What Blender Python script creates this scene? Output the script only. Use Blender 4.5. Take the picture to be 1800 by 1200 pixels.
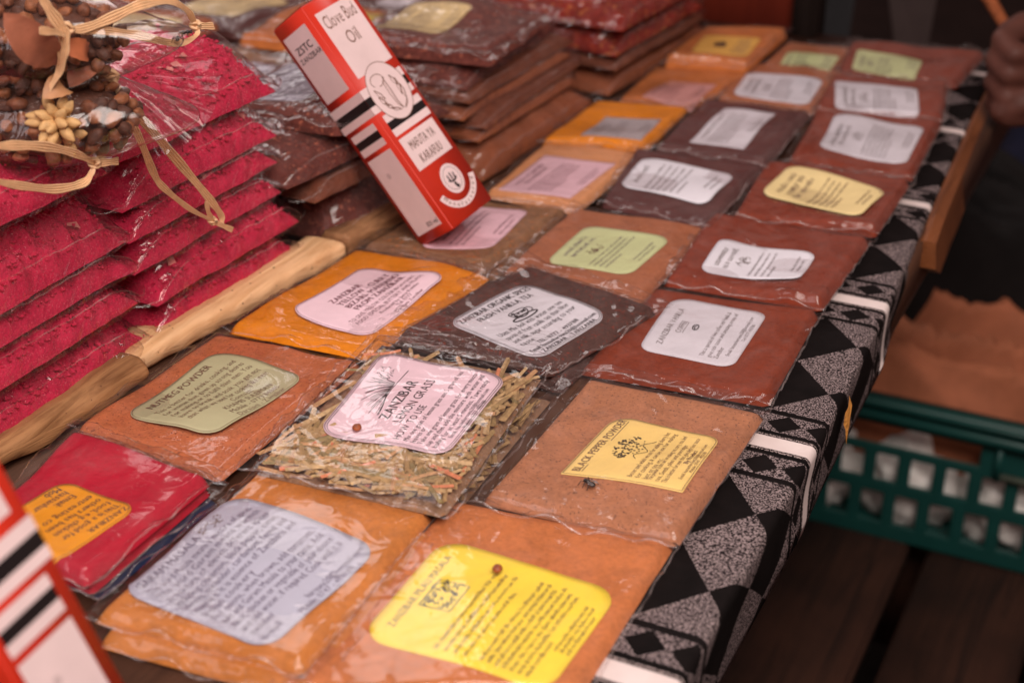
import bpy, bmesh, math, random
import numpy as np
from mathutils import Vector, Matrix, noise as mnoise

random.seed(7)
S = bpy.context.scene
C = S.collection
for o in list(bpy.data.objects):
    bpy.data.objects.remove(o)

# ------------------------------------------------------------------ camera
# metres; the table top is z = 0, the camera 0.4 m above it, y runs along the stall
PITCH, ROLL, YAW = math.radians(27.45), math.radians(0.1), math.radians(-25.7)
fwd = Vector((math.sin(YAW) * math.cos(PITCH), math.cos(YAW) * math.cos(PITCH), -math.sin(PITCH)))
rgt = fwd.cross(Vector((0, 0, 1))).normalized()
upv = rgt.cross(fwd)
r2 = math.cos(ROLL) * rgt + math.sin(ROLL) * upv
u2 = -math.sin(ROLL) * rgt + math.cos(ROLL) * upv
cam_data = bpy.data.cameras.new('camera')
cam = bpy.data.objects.new('camera', cam_data)
C.objects.link(cam)
m = Matrix((r2, u2, -fwd)).transposed().to_4x4()
m.translation = Vector((0, 0, 0.4))
cam.matrix_world = m
cam_data.sensor_width = 36
cam_data.sensor_fit = 'HORIZONTAL'
cam_data.lens = 54
cam_data.clip_start = 0.02
cam_data.clip_end = 60
cam_data.dof.use_dof = True
cam_data.dof.focus_distance = 0.78
cam_data.dof.aperture_fstop = 7.0
S.camera = cam

# ------------------------------------------------------------------ light
world = bpy.data.worlds.new('World')
S.world = world
world.use_nodes = True
bg = world.node_tree.nodes['Background']
bg.inputs[0].default_value = (1.0, 0.60, 0.54, 1)      # dim light filtered by the stall's red awning
bg.inputs[1].default_value = 0.21


def area(name, loc, target, size, power, col, size_y=None):
    d = bpy.data.lights.new(name, 'AREA')
    d.energy = power
    d.color = col
    d.size = size
    if size_y:
        d.shape = 'RECTANGLE'
        d.size_y = size_y
    o = bpy.data.objects.new(name, d)
    C.objects.link(o)
    o.location = loc
    o.rotation_euler = (Vector(target) - Vector(loc)).to_track_quat('-Z', 'Y').to_euler()
    return o


area('daylight_open_side', (0.28, -0.05, 1.20), (-0.34, 0.58, 0), 0.9, 27.0, (1.0, 0.88, 0.81))
area('film_glint_lamp', (-1.35, 1.55, 1.15), (-0.4, 0.75, 0), 0.8, 8.0, (1.0, 0.92, 0.90))  # added lamp with no known source, raises glints on the plastic film
area('front_fill_lamp', (-0.75, -0.75, 0.85), (-0.45, 0.7, 0.05), 1.0, 8.5, (1.0, 0.90, 0.93))  # added soft fill from the camera side, lifts box and pink pouches

S.cycles.transparent_max_bounces = 48
vs = S.view_settings
vs.view_transform = 'Standard'
vs.look = 'None'
vs.exposure = -0.08
vs.gamma = 1.0

# ------------------------------------------------------------------ materials
MATS = {}


class NT:
    """tiny node helper"""
    def __init__(self, name):
        self.m = bpy.data.materials.new(name)
        self.m.use_nodes = True
        self.t = self.m.node_tree
        self.t.nodes.clear()
        self.out = self.n('ShaderNodeOutputMaterial')

    def n(self, kind, **kw):
        nd = self.t.nodes.new(kind)
        for k, v in kw.items():
            if k.startswith('i_'):
                nd.inputs[int(k[2:])].default_value = v
            else:
                setattr(nd, k, v)
        return nd

    def l(self, a, b):
        self.t.links.new(a, b)

    def math(self, op, a, b=None, c=None):
        nd = self.n('ShaderNodeMath', operation=op)
        for i, v in enumerate((a, b, c)):
            if v is None:
                continue
            if isinstance(v, (int, float)):
                nd.inputs[i].default_value = v
            else:
                self.l(v, nd.inputs[i])
        return nd.outputs[0]

    def coord(self, kind='Object'):
        return self.n('ShaderNodeTexCoord').outputs[kind]

    def noise(self, vec, scale, detail=3, rough=0.55, dist=0.0):
        nd = self.n('ShaderNodeTexNoise')
        nd.inputs['Scale'].default_value = scale
        nd.inputs['Detail'].default_value = detail
        nd.inputs['Roughness'].default_value = rough
        nd.inputs['Distortion'].default_value = dist
        self.l(vec, nd.inputs['Vector'])
        return nd.outputs['Fac']

    def ramp(self, fac, stops):
        nd = self.n('ShaderNodeValToRGB')
        r = nd.color_ramp
        while len(r.elements) < len(stops):
            r.elements.new(0.5)
        for e, (p, c) in zip(r.elements, stops):
            e.position = p
            e.color = c if len(c) == 4 else (*c, 1)
        self.l(fac, nd.inputs[0])
        return nd.outputs[0]

    def mix(self, fac, a, b):
        nd = self.n('ShaderNodeMix', data_type='RGBA')
        for i, v in ((0, fac), (6, a), (7, b)):
            if isinstance(v, (int, float)):
                nd.inputs[i].default_value = v
            elif isinstance(v, tuple):
                nd.inputs[i].default_value = v if len(v) == 4 else (*v, 1)
            else:
                self.l(v, nd.inputs[i])
        return nd.outputs[2]

    def bump(self, height, strength, dist):
        nd = self.n('ShaderNodeBump')
        nd.inputs['Strength'].default_value = strength
        nd.inputs['Distance'].default_value = dist
        self.l(height, nd.inputs['Height'])
        return nd.outputs[0]

    def principled(self, col, rough=0.6, normal=None, spec=0.4, sheen=0):
        p = self.n('ShaderNodeBsdfPrincipled')
        if isinstance(col, tuple):
            p.inputs['Base Color'].default_value = (*col[:3], 1)
        else:
            self.l(col, p.inputs['Base Color'])
        if isinstance(rough, (int, float)):
            p.inputs['Roughness'].default_value = rough
        else:
            self.l(rough, p.inputs['Roughness'])
        p.inputs['Specular IOR Level'].default_value = spec
        if normal is not None:
            self.l(normal, p.inputs['Normal'])
        return p

    def done(self, shader):
        self.l(shader.outputs[0] if hasattr(shader, 'outputs') else shader, self.out.inputs[0])
        return self.m


def sc(c, k):
    return tuple(min(1, x * k) for x in c)


def powder(name, col, dark=0.62, light=1.22, scale=420, speck=None, lump=70, bump=0.35):
    """ground spice: cloudy tone, fine grain, darker or lighter specks"""
    if name in MATS:
        return MATS[name]
    t = NT(name)
    v = t.coord()
    cloud = t.noise(v, lump, 4, 0.6, 0.6)
    grain = t.noise(v, scale, 5, 0.75)
    c = t.ramp(cloud, [(0.25, sc(col, dark)), (0.55, col), (0.85, sc(col, light))])
    c2 = t.ramp(grain, [(0.3, sc(col, dark * 0.8)), (0.55, col), (0.8, sc(col, light * 1.1))])
    c = t.mix(0.45, c, c2)
    if speck:
        s = t.noise(v, scale * 1.7, 2, 0.5)
        f = t.ramp(s, [(0.60, (0, 0, 0)), (0.70, (1, 1, 1))])
        c = t.mix(f, c, speck)
    p = t.principled(c, 0.85, t.bump(grain, bump, 0.002), 0.2)
    MATS[name] = t.done(p)
    return MATS[name]


def film_mat(name, haze=0.05, wr=0.5, tint=(0.96, 0.95, 0.95), gloss=1.0, scale=28, rough=0.12):
    """thin clear plastic: see-through, Fresnel gloss broken by creases, a little milky scatter"""
    if name in MATS:
        return MATS[name]
    t = NT(name)
    v = t.coord()
    n1 = t.noise(v, scale, 1.5, 0.45, 1.4)
    n2 = t.noise(v, scale * 2.6, 1.0, 0.5, 1.8)
    ridge = t.math('ABSOLUTE', t.math('SUBTRACT', n1, 0.5))
    ridge2 = t.math('ABSOLUTE', t.math('SUBTRACT', n2, 0.5))
    mask = t.ramp(t.noise(v, scale * 0.5, 2, 0.5), [(0.42, (0, 0, 0)), (0.66, (1, 1, 1))])
    h = t.math('ADD', t.math('MULTIPLY', ridge, -1.0), t.math('MULTIPLY', t.math('MULTIPLY', ridge2, mask), -0.55))
    nrm = t.bump(h, wr, 0.012)
    fr = t.n('ShaderNodeFresnel')
    geo = t.n('ShaderNodeNewGeometry')                # a thin sheet reflects alike from both sides
    t.l(t.math('ADD', 1.5, t.math('MULTIPLY', geo.outputs['Backfacing'], 1 / 1.5 - 1.5)), fr.inputs[0])
    t.l(nrm, fr.inputs['Normal'])
    g = t.n('ShaderNodeBsdfGlossy')
    g.inputs['Roughness'].default_value = rough
    t.l(nrm, g.inputs['Normal'])
    tr = t.n('ShaderNodeBsdfTransparent')
    tr.inputs[0].default_value = (*tint, 1)
    df = t.n('ShaderNodeBsdfDiffuse')
    df.inputs[0].default_value = (0.80, 0.68, 0.66, 1)
    mp = t.n('ShaderNodeMapping')
    mp.inputs['Rotation'].default_value = (0, 0, 0.5)
    mp.inputs['Scale'].default_value = (1.0, 0.45, 1.0)
    t.l(v, mp.inputs[0])
    hz = t.ramp(t.noise(mp.outputs[0], 34, 4, 0.6, 2.4), [(0.40, (0.06, 0.06, 0.06)), (0.60, (0.35, 0.35, 0.35)), (0.78, (1, 1, 1))])
    hz = t.math('MULTIPLY', hz, haze * 5)
    m1 = t.n('ShaderNodeMixShader')
    t.l(hz, m1.inputs[0])
    t.l(tr.outputs[0], m1.inputs[1])
    t.l(df.outputs[0], m1.inputs[2])
    m2 = t.n('ShaderNodeMixShader')
    t.l(t.math('MULTIPLY', fr.outputs[0], gloss), m2.inputs[0])
    t.l(m1.outputs[0], m2.inputs[1])
    t.l(g.outputs[0], m2.inputs[2])
    MATS[name] = t.done(m2)
    return MATS[name]


def paper(name, col, rough=0.55):
    if name in MATS:
        return MATS[name]
    t = NT(name)
    v = t.coord()
    a = t.noise(v, 40, 4, 0.6)
    c = t.ramp(a, [(0.3, sc(col, 0.9)), (0.7, sc(col, 1.04))])
    f = t.noise(v, 900, 3, 0.6)
    p = t.principled(c, rough, t.bump(f, 0.12, 0.0006), 0.3)
    MATS[name] = t.done(p)
    return MATS[name]


def plain(name, col, rough=0.5, spec=0.4, var=0.12, scale=60, bump=0.0):
    if name in MATS:
        return MATS[name]
    t = NT(name)
    v = t.coord()
    a = t.noise(v, scale, 4, 0.6)
    c = t.ramp(a, [(0.25, sc(col, 1 - var)), (0.75, sc(col, 1 + var))])
    p = t.principled(c, rough, t.bump(a, bump, 0.003) if bump else None, spec)
    MATS[name] = t.done(p)
    return MATS[name]


def wood(name, col, dark, axis='Y', scale=30, rough=0.6):
    if name in MATS:
        return MATS[name]
    t = NT(name)
    mp = t.n('ShaderNodeMapping')
    mp.inputs['Scale'].default_value = (1, 0.06, 1) if axis == 'Y' else ((0.06, 1, 1) if axis == 'X' else (1, 1, 0.06))
    t.l(t.coord(), mp.inputs[0])
    a = t.noise(mp.outputs[0], scale * 4, 6, 0.65, 1.2)
    b = t.noise(t.coord(), 14, 3, 0.5)
    c = t.ramp(a, [(0.3, dark), (0.5, col), (0.8, sc(col, 1.2))])
    c = t.mix(t.ramp(b, [(0.35, (0, 0, 0)), (0.75, (0.6, 0.6, 0.6))]), c, dark)
    p = t.principled(c, rough, t.bump(a, 0.35, 0.002), 0.3)
    MATS[name] = t.done(p)
    return MATS[name]


INK = plain('black_ink', (0.022, 0.018, 0.022), 0.55, 0.3, 0.25, 300)
INK_SOFT = plain('faded_ink', (0.20, 0.17, 0.17), 0.6, 0.3, 0.4, 300)
INK_BROWN = plain('brown_ink', (0.16, 0.09, 0.06), 0.6, 0.3, 0.3, 300)
INK_PINK = plain('ink_on_pink', (0.17, 0.06, 0.08), 0.6, 0.3, 0.3, 300)

# ------------------------------------------------------------------ object helpers


def link(name, me, parent=None, mat=None, smooth=True, kind=None):
    if mat is not None and not me.materials:
        me.materials.append(mat)
    if smooth:
        me.polygons.foreach_set('use_smooth', [True] * len(me.polygons))
    o = bpy.data.objects.new(name, me)
    C.objects.link(o)
    if parent is not None:
        o.parent = parent
    if kind:
        o['kind'] = kind
    return o


def mesh(name, v, f, parent=None, mat=None, smooth=True, kind=None):
    me = bpy.data.meshes.new(name)
    me.from_pydata([tuple(map(float, p)) for p in v], [], [tuple(map(int, q)) for q in f])
    me.update()
    return link(name, me, parent, mat, smooth, kind)


def thing(name, label, cat, loc=(0, 0, 0), group=None, rot=None):
    o = bpy.data.objects.new(name, None)
    o.empty_display_size = 0.02
    C.objects.link(o)
    o.location = loc
    if rot is not None:
        o.rotation_euler = rot
    tag(o, label, cat, group)
    return o


def tag(o, label, cat, group=None):
    o['label'] = label
    o['category'] = cat
    if group:
        o['group'] = group
    return o


def grid_faces(nu, nv, off=0, flip=False):
    f = []
    for j in range(nv - 1):
        for i in range(nu - 1):
            a = off + j * nu + i
            q = (a, a + 1, a + nu + 1, a + nu)
            f.append(q[::-1] if flip else q)
    return f


def box_vf(x0, x1, y0, y1, z0, z1):
    v = [(x0, y0, z0), (x1, y0, z0), (x1, y1, z0), (x0, y1, z0), (x0, y0, z1), (x1, y0, z1), (x1, y1, z1), (x0, y1, z1)]
    f = [(3, 2, 1, 0), (4, 5, 6, 7), (0, 1, 5, 4), (1, 2, 6, 5), (2, 3, 7, 6), (3, 0, 4, 7)]
    return v, f


def bevel_box(name, x0, x1, y0, y1, z0, z1, bev, parent=None, mat=None, seg=2, jitter=0):
    bm = bmesh.new()
    v, f = box_vf(x0, x1, y0, y1, z0, z1)
    vs_ = [bm.verts.new(p) for p in v]
    for q in f:
        bm.faces.new([vs_[i] for i in q])
    bmesh.ops.bevel(bm, geom=bm.edges[:], offset=bev, segments=seg, affect='EDGES')
    me = bpy.data.meshes.new(name)
    bm.to_mesh(me)
    bm.free()
    return link(name, me, parent, mat)


def tube_vf(pts, rad, n=8, flat=1.0, cap=True):
    """round or flattened tube through points"""
    pts = [Vector(p) for p in pts]
    V, F = [], []
    up = Vector((0, 0, 1))
    for i, p in enumerate(pts):
        d = (pts[min(i + 1, len(pts) - 1)] - pts[max(i - 1, 0)]).normalized()
        s = d.cross(up)
        if s.length < 1e-4:
            s = Vector((1, 0, 0))
        s.normalize()
        w = s.cross(d)
        r = rad[i] if hasattr(rad, '__len__') else rad
        for k in range(n):
            a = 2 * math.pi * k / n
            V.append(p + s * math.cos(a) * r + w * math.sin(a) * r * flat)
    for i in range(len(pts) - 1):
        for k in range(n):
            a = i * n + k
            b = i * n + (k + 1) % n
            F.append((a, b, b + n, a + n))
    if cap:
        F.append(tuple(range(n))[::-1])
        F.append(tuple(range((len(pts) - 1) * n, len(pts) * n)))
    return V, F


def sines(seed, n, l0, l1):
    """random sum of plane waves, wavelengths l0..l1 (metres), about -1..1"""
    rg = np.random.default_rng(seed)
    th = rg.random(n) * 2 * np.pi
    k = 2 * np.pi / (l0 + (l1 - l0) * rg.random(n))
    ph = rg.random(n) * 2 * np.pi

    def f(x, y):
        s = 0
        for i in range(n):
            s = s + np.sin((x * np.cos(th[i]) + y * np.sin(th[i])) * k[i] + ph[i])
        return s / math.sqrt(n) * 0.8
    return f


# ------------------------------------------------------------------ lettering
CH = "ABCDEFGHIJKLMNOPQRSTUVWXYZabcdefghijklmnopqrstuvwxyz0123456789.,:;-@'()/&!"
GLYPH = {}


def build_glyphs():
    objs = {}
    for c in CH:
        cu = bpy.data.curves.new('g', 'FONT')
        cu.body = c
        cu.size = 1
        cu.resolution_u = 2
        o = bpy.data.objects.new('g', cu)
        C.objects.link(o)
        objs[c] = o
    dg = bpy.context.evaluated_depsgraph_get()
    dg.update()
    for c, o in objs.items():
        me = bpy.data.meshes.new_from_object(o.evaluated_get(dg))
        v = np.array([tuple(p.co)[:2] for p in me.vertices]) if len(me.vertices) else np.zeros((0, 2))
        f = [tuple(p.vertices) for p in me.polygons]
        if len(v):
            x0 = v[:, 0].min()
            v[:, 0] -= x0
            GLYPH[c] = (v, f, v[:, 0].max())
        bpy.data.meshes.remove(me)
        cu = o.data
        bpy.data.objects.remove(o)
        bpy.data.curves.remove(cu)


build_glyphs()


class Print:
    """collects flat print in label millimetre-free units: a along the reading direction, b downwards"""
    def __init__(self):
        self.v, self.f = [], []

    def add(self, v, f):
        o = len(self.v)
        self.v += [tuple(p) for p in v]
        self.f += [tuple(i + o for i in q) for q in f]

    def text(self, s, a, b, h, align='c', maxw=None, bold=0.0, slant=0.0, track=0.10):
        """baseline at b, cap height about 0.7 h"""
        x, V, F = 0.0, [], []
        for c in s:
            if c == ' ' or c not in GLYPH:
                x += 0.30
                continue
            gv, gf, w = GLYPH[c]
            for dx in ((0,) if not bold else (0, bold)):
                o = len(V)
                V += [(x + dx + p[0] + slant * p[1], p[1]) for p in gv]
                F += [tuple(i + o for i in q) for q in gf]
            x += w + track
        w = max(x - track, 0.01)
        kx = h
        if maxw and w * kx > maxw:
            kx = maxw / w
        off = {'l': 0, 'c': -w * kx / 2, 'r': -w * kx}[align]
        self.add([(a + off + p[0] * kx, b - p[1] * h) for p in V], F)

    def rect(self, a0, b0, a1, b1):
        self.add([(a0, b0), (a1, b0), (a1, b1), (a0, b1)], [(0, 3, 2, 1)])

    def scrawl(self, a, b, length, h, rg):
        """print too small to read: word-like runs of short strokes"""
        x = a
        while x < a + length:
            wl = h * rg.uniform(1.0, 3.6)
            e = min(x + wl, a + length)
            y = x
            while y < e:
                wd = h * rg.uniform(0.10, 0.2)
                top = h * rg.choice([0.5, 0.5, 0.55, 0.75])
                self.rect(y, b - top, y + wd, b)
                if rg.random() < 0.6:
                    bb = b - rg.choice([0.0, 0.25, 0.42]) * h
                    self.rect(y + wd, bb - 0.11 * h, y + wd + h * 0.22, bb)
                y += h * rg.uniform(0.3, 0.48)
            x = e + h * 0.4

    def stroke(self, pts, w):
        n = len(pts)
        V = []
        for i, p in enumerate(pts):
            q0, q1 = pts[max(i - 1, 0)], pts[min(i + 1, n - 1)]
            dx, dy = q1[0] - q0[0], q1[1] - q0[1]
            L = math.hypot(dx, dy) or 1
            nx, ny = -dy / L * w / 2, dx / L * w / 2
            V += [(p[0] + nx, p[1] + ny), (p[0] - nx, p[1] - ny)]
        self.add(V, [(2 * i, 2 * i + 1, 2 * i + 3, 2 * i + 2) for i in range(n - 1)])

    def dot(self, a, b, r, n=7, sq=1.0):
        self.add([(a + r * math.cos(2 * math.pi * k / n), b + r * sq * math.sin(2 * math.pi * k / n)) for k in range(n)],
                 [tuple(range(n))])

# ================================================================== the setting
def sheet(name, x0, x1, y0, y1, z, mat):
    o = mesh(name, [(x0, y0, z), (x1, y0, z), (x1, y1, z), (x0, y1, z)], [(0, 1, 2, 3)], None, mat)
    o['kind'] = 'structure'
    return o


GROUND_Z = -0.62
sheet('ground', -6, 6, -3, 9, GROUND_Z, plain('trodden_earth', (0.022, 0.013, 0.011), 0.9, 0.2, 0.5, 9, 0.4))  # colour kept near black to stand in for shade despite the lamps

# table: boards under the packets
table = thing('table', 'long wooden stall table carrying the rows of spice packets', 'table', (-0.55, 0.85, GROUND_Z))
TW = wood('table_wood', (0.10, 0.042, 0.022), (0.04, 0.016, 0.009), 'Y')
for i, (xa, xb) in enumerate([(-1.30, -1.083), (-1.08, -0.863), (-0.86, -0.643), (-0.64, -0.413), (-0.41, -0.157)]):
    b = bevel_box('table_board', xa + 0.55, xb + 0.55, -0.75, 0.53, -0.042 - GROUND_Z, -0.002 - GROUND_Z, 0.002, table, TW)
for lx, ly in ((-0.40, -0.62), (-0.40, 0.45), (-1.22, -0.62), (-1.22, 0.45)):
    bevel_box('leg', lx + 0.55 - 0.03, lx + 0.55 + 0.03, ly - 0.03, ly + 0.03, 0, -0.042 - GROUND_Z, 0.003, table, TW)


# patterned cloth over the right-hand table edge
def edge_x(y):
    return float(np.interp(y, [0.2, 0.40, 0.65, 0.83, 0.99, 1.2, 1.36], [-0.143, -0.145, -0.1465, -0.1525, -0.163, -0.174, -0.180]))


def cloth_mat():
    t = NT('cloth_black_and_speckled_print')
    uv = t.n('ShaderNodeUVMap').outputs[0]
    sep = t.n('ShaderNodeSeparateXYZ')
    t.l(uv, sep.inputs[0])
    u, v = sep.outputs[0], sep.outputs[1]            # u metres across from the pinch line, v print repeats
    M = t.math
    vm = M('SUBTRACT', v, M('FLOOR', v))             # 0..1 in the repeat
    vd = M('MINIMUM', vm, M('SUBTRACT', 1.0, vm))    # distance to the white stripe
    # large black diamonds in chains
    P = 0.051
    up = M('DIVIDE', M('ABSOLUTE', M('SUBTRACT', M('PINGPONG', M('ADD', u, 10 * P), P / 2), P / 2)), P / 2)
    dv1 = M('DIVIDE', M('ABSOLUTE', M('SUBTRACT', vd, 0.335)), 0.165)
    big = M('LESS_THAN', M('ADD', up, dv1), 1.0)
    big = M('MULTIPLY', big, M('GREATER_THAN', vd, 0.165))
    # row of small diamonds
    p2 = 0.0205
    us = M('DIVIDE', M('PINGPONG', M('ADD', u, 20 * p2 + 0.012), p2 / 2), p2 / 2)
    dv2 = M('DIVIDE', M('ABSOLUTE', M('SUBTRACT', vd, 0.108)), 0.047)
    small = M('LESS_THAN', M('ADD', M('MULTIPLY', us, 1.12), dv2), 1.0)
    black = M('MAXIMUM', big, small)
    l1 = M('LESS_THAN', M('ABSOLUTE', M('SUBTRACT', vd, 0.166)), 0.011)
    l2 = M('LESS_THAN', M('ABSOLUTE', M('SUBTRACT', vd, 0.047)), 0.013)
    black = M('MAXIMUM', black, M('MAXIMUM', l1, l2))
    dots = t.n('ShaderNodeTexVoronoi')
    dots.inputs['Scale'].default_value = 780
    dots.inputs['Randomness'].default_value = 1.0
    t.l(t.coord('Object'), dots.inputs['Vector'])
    spk = t.noise(t.coord('Object'), 1050, 2, 0.6)
    speck = t.ramp(spk, [(0.46, (0.010, 0.007, 0.008)), (0.58, (0.30, 0.235, 0.235))])
    wear = t.noise(t.coord('Object'), 40, 4, 0.6)
    blk = t.ramp(wear, [(0.3, (0.005, 0.004, 0.004)), (0.8, (0.012, 0.009, 0.009))])
    c = t.mix(black, speck, blk)
    white = M('LESS_THAN', vd, 0.030)
    wcol = t.ramp(wear, [(0.3, (0.62, 0.52, 0.50)), (0.8, (0.75, 0.66, 0.64))])
    c = t.mix(white, c, wcol)
    # stitched rows beside the white stripe
    st = M('LESS_THAN', M('ABSOLUTE', M('SUBTRACT', vd, 0.0385)), 0.0035)
    st = M('MULTIPLY', st, M('GREATER_THAN', spk, 0.5))
    c = t.mix(st, c, (0.35, 0.28, 0.27))
    weave = t.noise(t.coord('Object'), 1300, 2, 0.5)
    p = t.principled(c, 0.8, t.bump(weave, 0.15, 0.0006), 0.05)
    return t.done(p)


CLOTH = cloth_mat()
STR_Y = [0.05, 0.254, 0.4537, 0.6504, 0.8298, 0.9958, 1.155, 1.31, 1.46]
STR_V = [-2, -1, 0, 1, 2, 3, 4, 5, 6]


def build_cloth():
    ys = np.linspace(0.16, 1.375, 170)
    prof = []                                        # (offset from the edge in x, z, arc length from the edge)
    for k in range(9):
        prof.append((-0.055 + k * 0.0058, 0.0, -0.055 + k * 0.0058))
    r = 0.0042
    for k in range(1, 6):
        a = k / 5 * math.pi / 2
        prof.append((-r + r * math.sin(a), -r + r * math.cos(a), -r + a * r))
    s0 = prof[-1][2]
    for k in range(1, 8):
        d = k / 7 * 0.050
        prof.append((0.0 - 0.004 * (k / 7) ** 2, -r - d, s0 + d))
    nu = len(prof)
    V, UV = [], []
    wob = sines(3, 6, 0.06, 0.3)
    for y in ys:
        ex = edge_x(y)
        for (dx, z, s) in prof:
            w = float(wob(np.array(y), np.array(z * 2)))
            on_side = max(0.0, min(1.0, -z / 0.03))
            hem = 0.006 * w if z < -0.04 else 0
            V.append((ex + dx + 0.0022 * w * on_side, y + 0.0, 0.001 + z + 0.0006 * w * (1 - on_side) + hem))
            vv = float(np.interp(y, STR_Y, STR_V)) + 0.012 * w * on_side
            # the print drifts a little where the cloth is pulled over the edge
            UV.append((ex + s + 0.156, vv + 0.05 * max(0, s - 0.002) / 0.05 * 0.3))
    me = bpy.data.meshes.new('patterned_cloth')
    F = grid_faces(nu, len(ys))
    me.from_pydata(V, [], F)
    uvl = me.uv_layers.new(name='UVMap')
    for lp in me.loops:
        uvl.data[lp.index].uv = UV[lp.vertex_index]
    o = link('patterned_cloth', me, None, CLOTH)
    sol = o.modifiers.new('thickness', 'SOLIDIFY')
    sol.thickness = 0.0011
    sol.offset = -1
    tag(o, 'black and speckled diamond print cloth with white stripes folded over the table edge', 'cloth')
    # frayed tear that shows the wood below
    rg = random.Random(5)
    n = 14
    V = [(edge_x(0.712) + 0.0016, 0.712, -0.012)]
    for k in range(n):
        a = 2 * math.pi * k / n
        V.append((edge_x(0.712) + 0.0024 + rg.uniform(0, 0.002), 0.712 + math.cos(a) * 0.0045 * rg.uniform(0.5, 1.2),
                  -0.013 + math.sin(a) * 0.016 * rg.uniform(0.6, 1.15)))
    V[0] = (edge_x(0.712) + 0.0048, 0.712, -0.013)
    mesh('torn_patch', V, [(0, k + 1, (k + 1) % n + 1) for k in range(n)], o,
         plain('torn_orange', (0.62, 0.27, 0.06), 0.7, 0.3, 0.4, 300, 0.5), False)


build_cloth()

# varnished rail that closes the far part of the table edge
def rail():
    V, F = [], []
    ys = np.linspace(0.945, 1.40, 24)
    for y in ys:
        e = edge_x(y) + 0.0005 + 0.001 * math.sin(y * 9)
        t = min(1, (y - 0.945) / 0.04)
        for (dx, dz) in ((0, -0.022 - 0.02 * t), (0, 0.004 * t - 0.004), (0.004, 0.006 * t - 0.003), (0.010, 0.002 * t - 0.004), (0.012, -0.022 - 0.02 * t)):
            V.append((e + dx, y, dz))
    n = 5
    for j in range(len(ys) - 1):
        for k in range(n):
            a = j * n + k
            b = j * n + (k + 1) % n
            F.append((a, a + n, b + n, b))
    F.append(tuple(range(n)))
    F.append(tuple(range((len(ys) - 1) * n, len(ys) * n))[::-1])
    o = mesh('wooden_rail', V, F, None, wood('rail_wood', (0.20, 0.065, 0.022), (0.07, 0.022, 0.009), 'Y', 34, 0.45), False)
    tag(o, 'orange-brown wooden rail along the outer table edge beside the far cloth', 'rail')


rail()

# red painted board that closes the far end of the table
o = bevel_box('red_board', -0.62, -0.372, 1.372, 1.392, -0.04, 0.22, 0.002, None,
              wood('red_painted_wood', (0.20, 0.028, 0.014), (0.10, 0.014, 0.008), 'Z', 20, 0.5))
tag(o, 'dark red upright wooden board closing the far end of the table', 'board')
o = bevel_box('black_post', -0.371, -0.349, 1.36, 1.40, -0.3, 0.22, 0.003, None, plain('black_wood', (0.008, 0.004, 0.003), 0.8, 0.1))
tag(o, 'dark narrow wooden post beside the red end board', 'post')


# slatted bench below, seen past the cloth
bench = thing('slatted_bench', 'low slatted wooden bench below the table carrying the green crate', 'bench', (0.0, 0.9, GROUND_Z))
SL = wood('shaded_slat_wood', (0.060, 0.023, 0.013), (0.014, 0.006, 0.004), 'Y', 16, 0.8)  # wood colour lowered to stand in for shade cast by customers
BZ = -0.452
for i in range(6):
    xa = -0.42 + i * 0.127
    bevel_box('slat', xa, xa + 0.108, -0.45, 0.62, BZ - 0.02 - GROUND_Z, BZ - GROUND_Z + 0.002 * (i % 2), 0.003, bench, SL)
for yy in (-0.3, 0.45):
    bevel_box('cross_bar', -0.42, 0.33, yy - 0.03, yy + 0.03, 0, BZ - 0.021 - GROUND_Z, 0.003, bench, SL)

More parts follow.
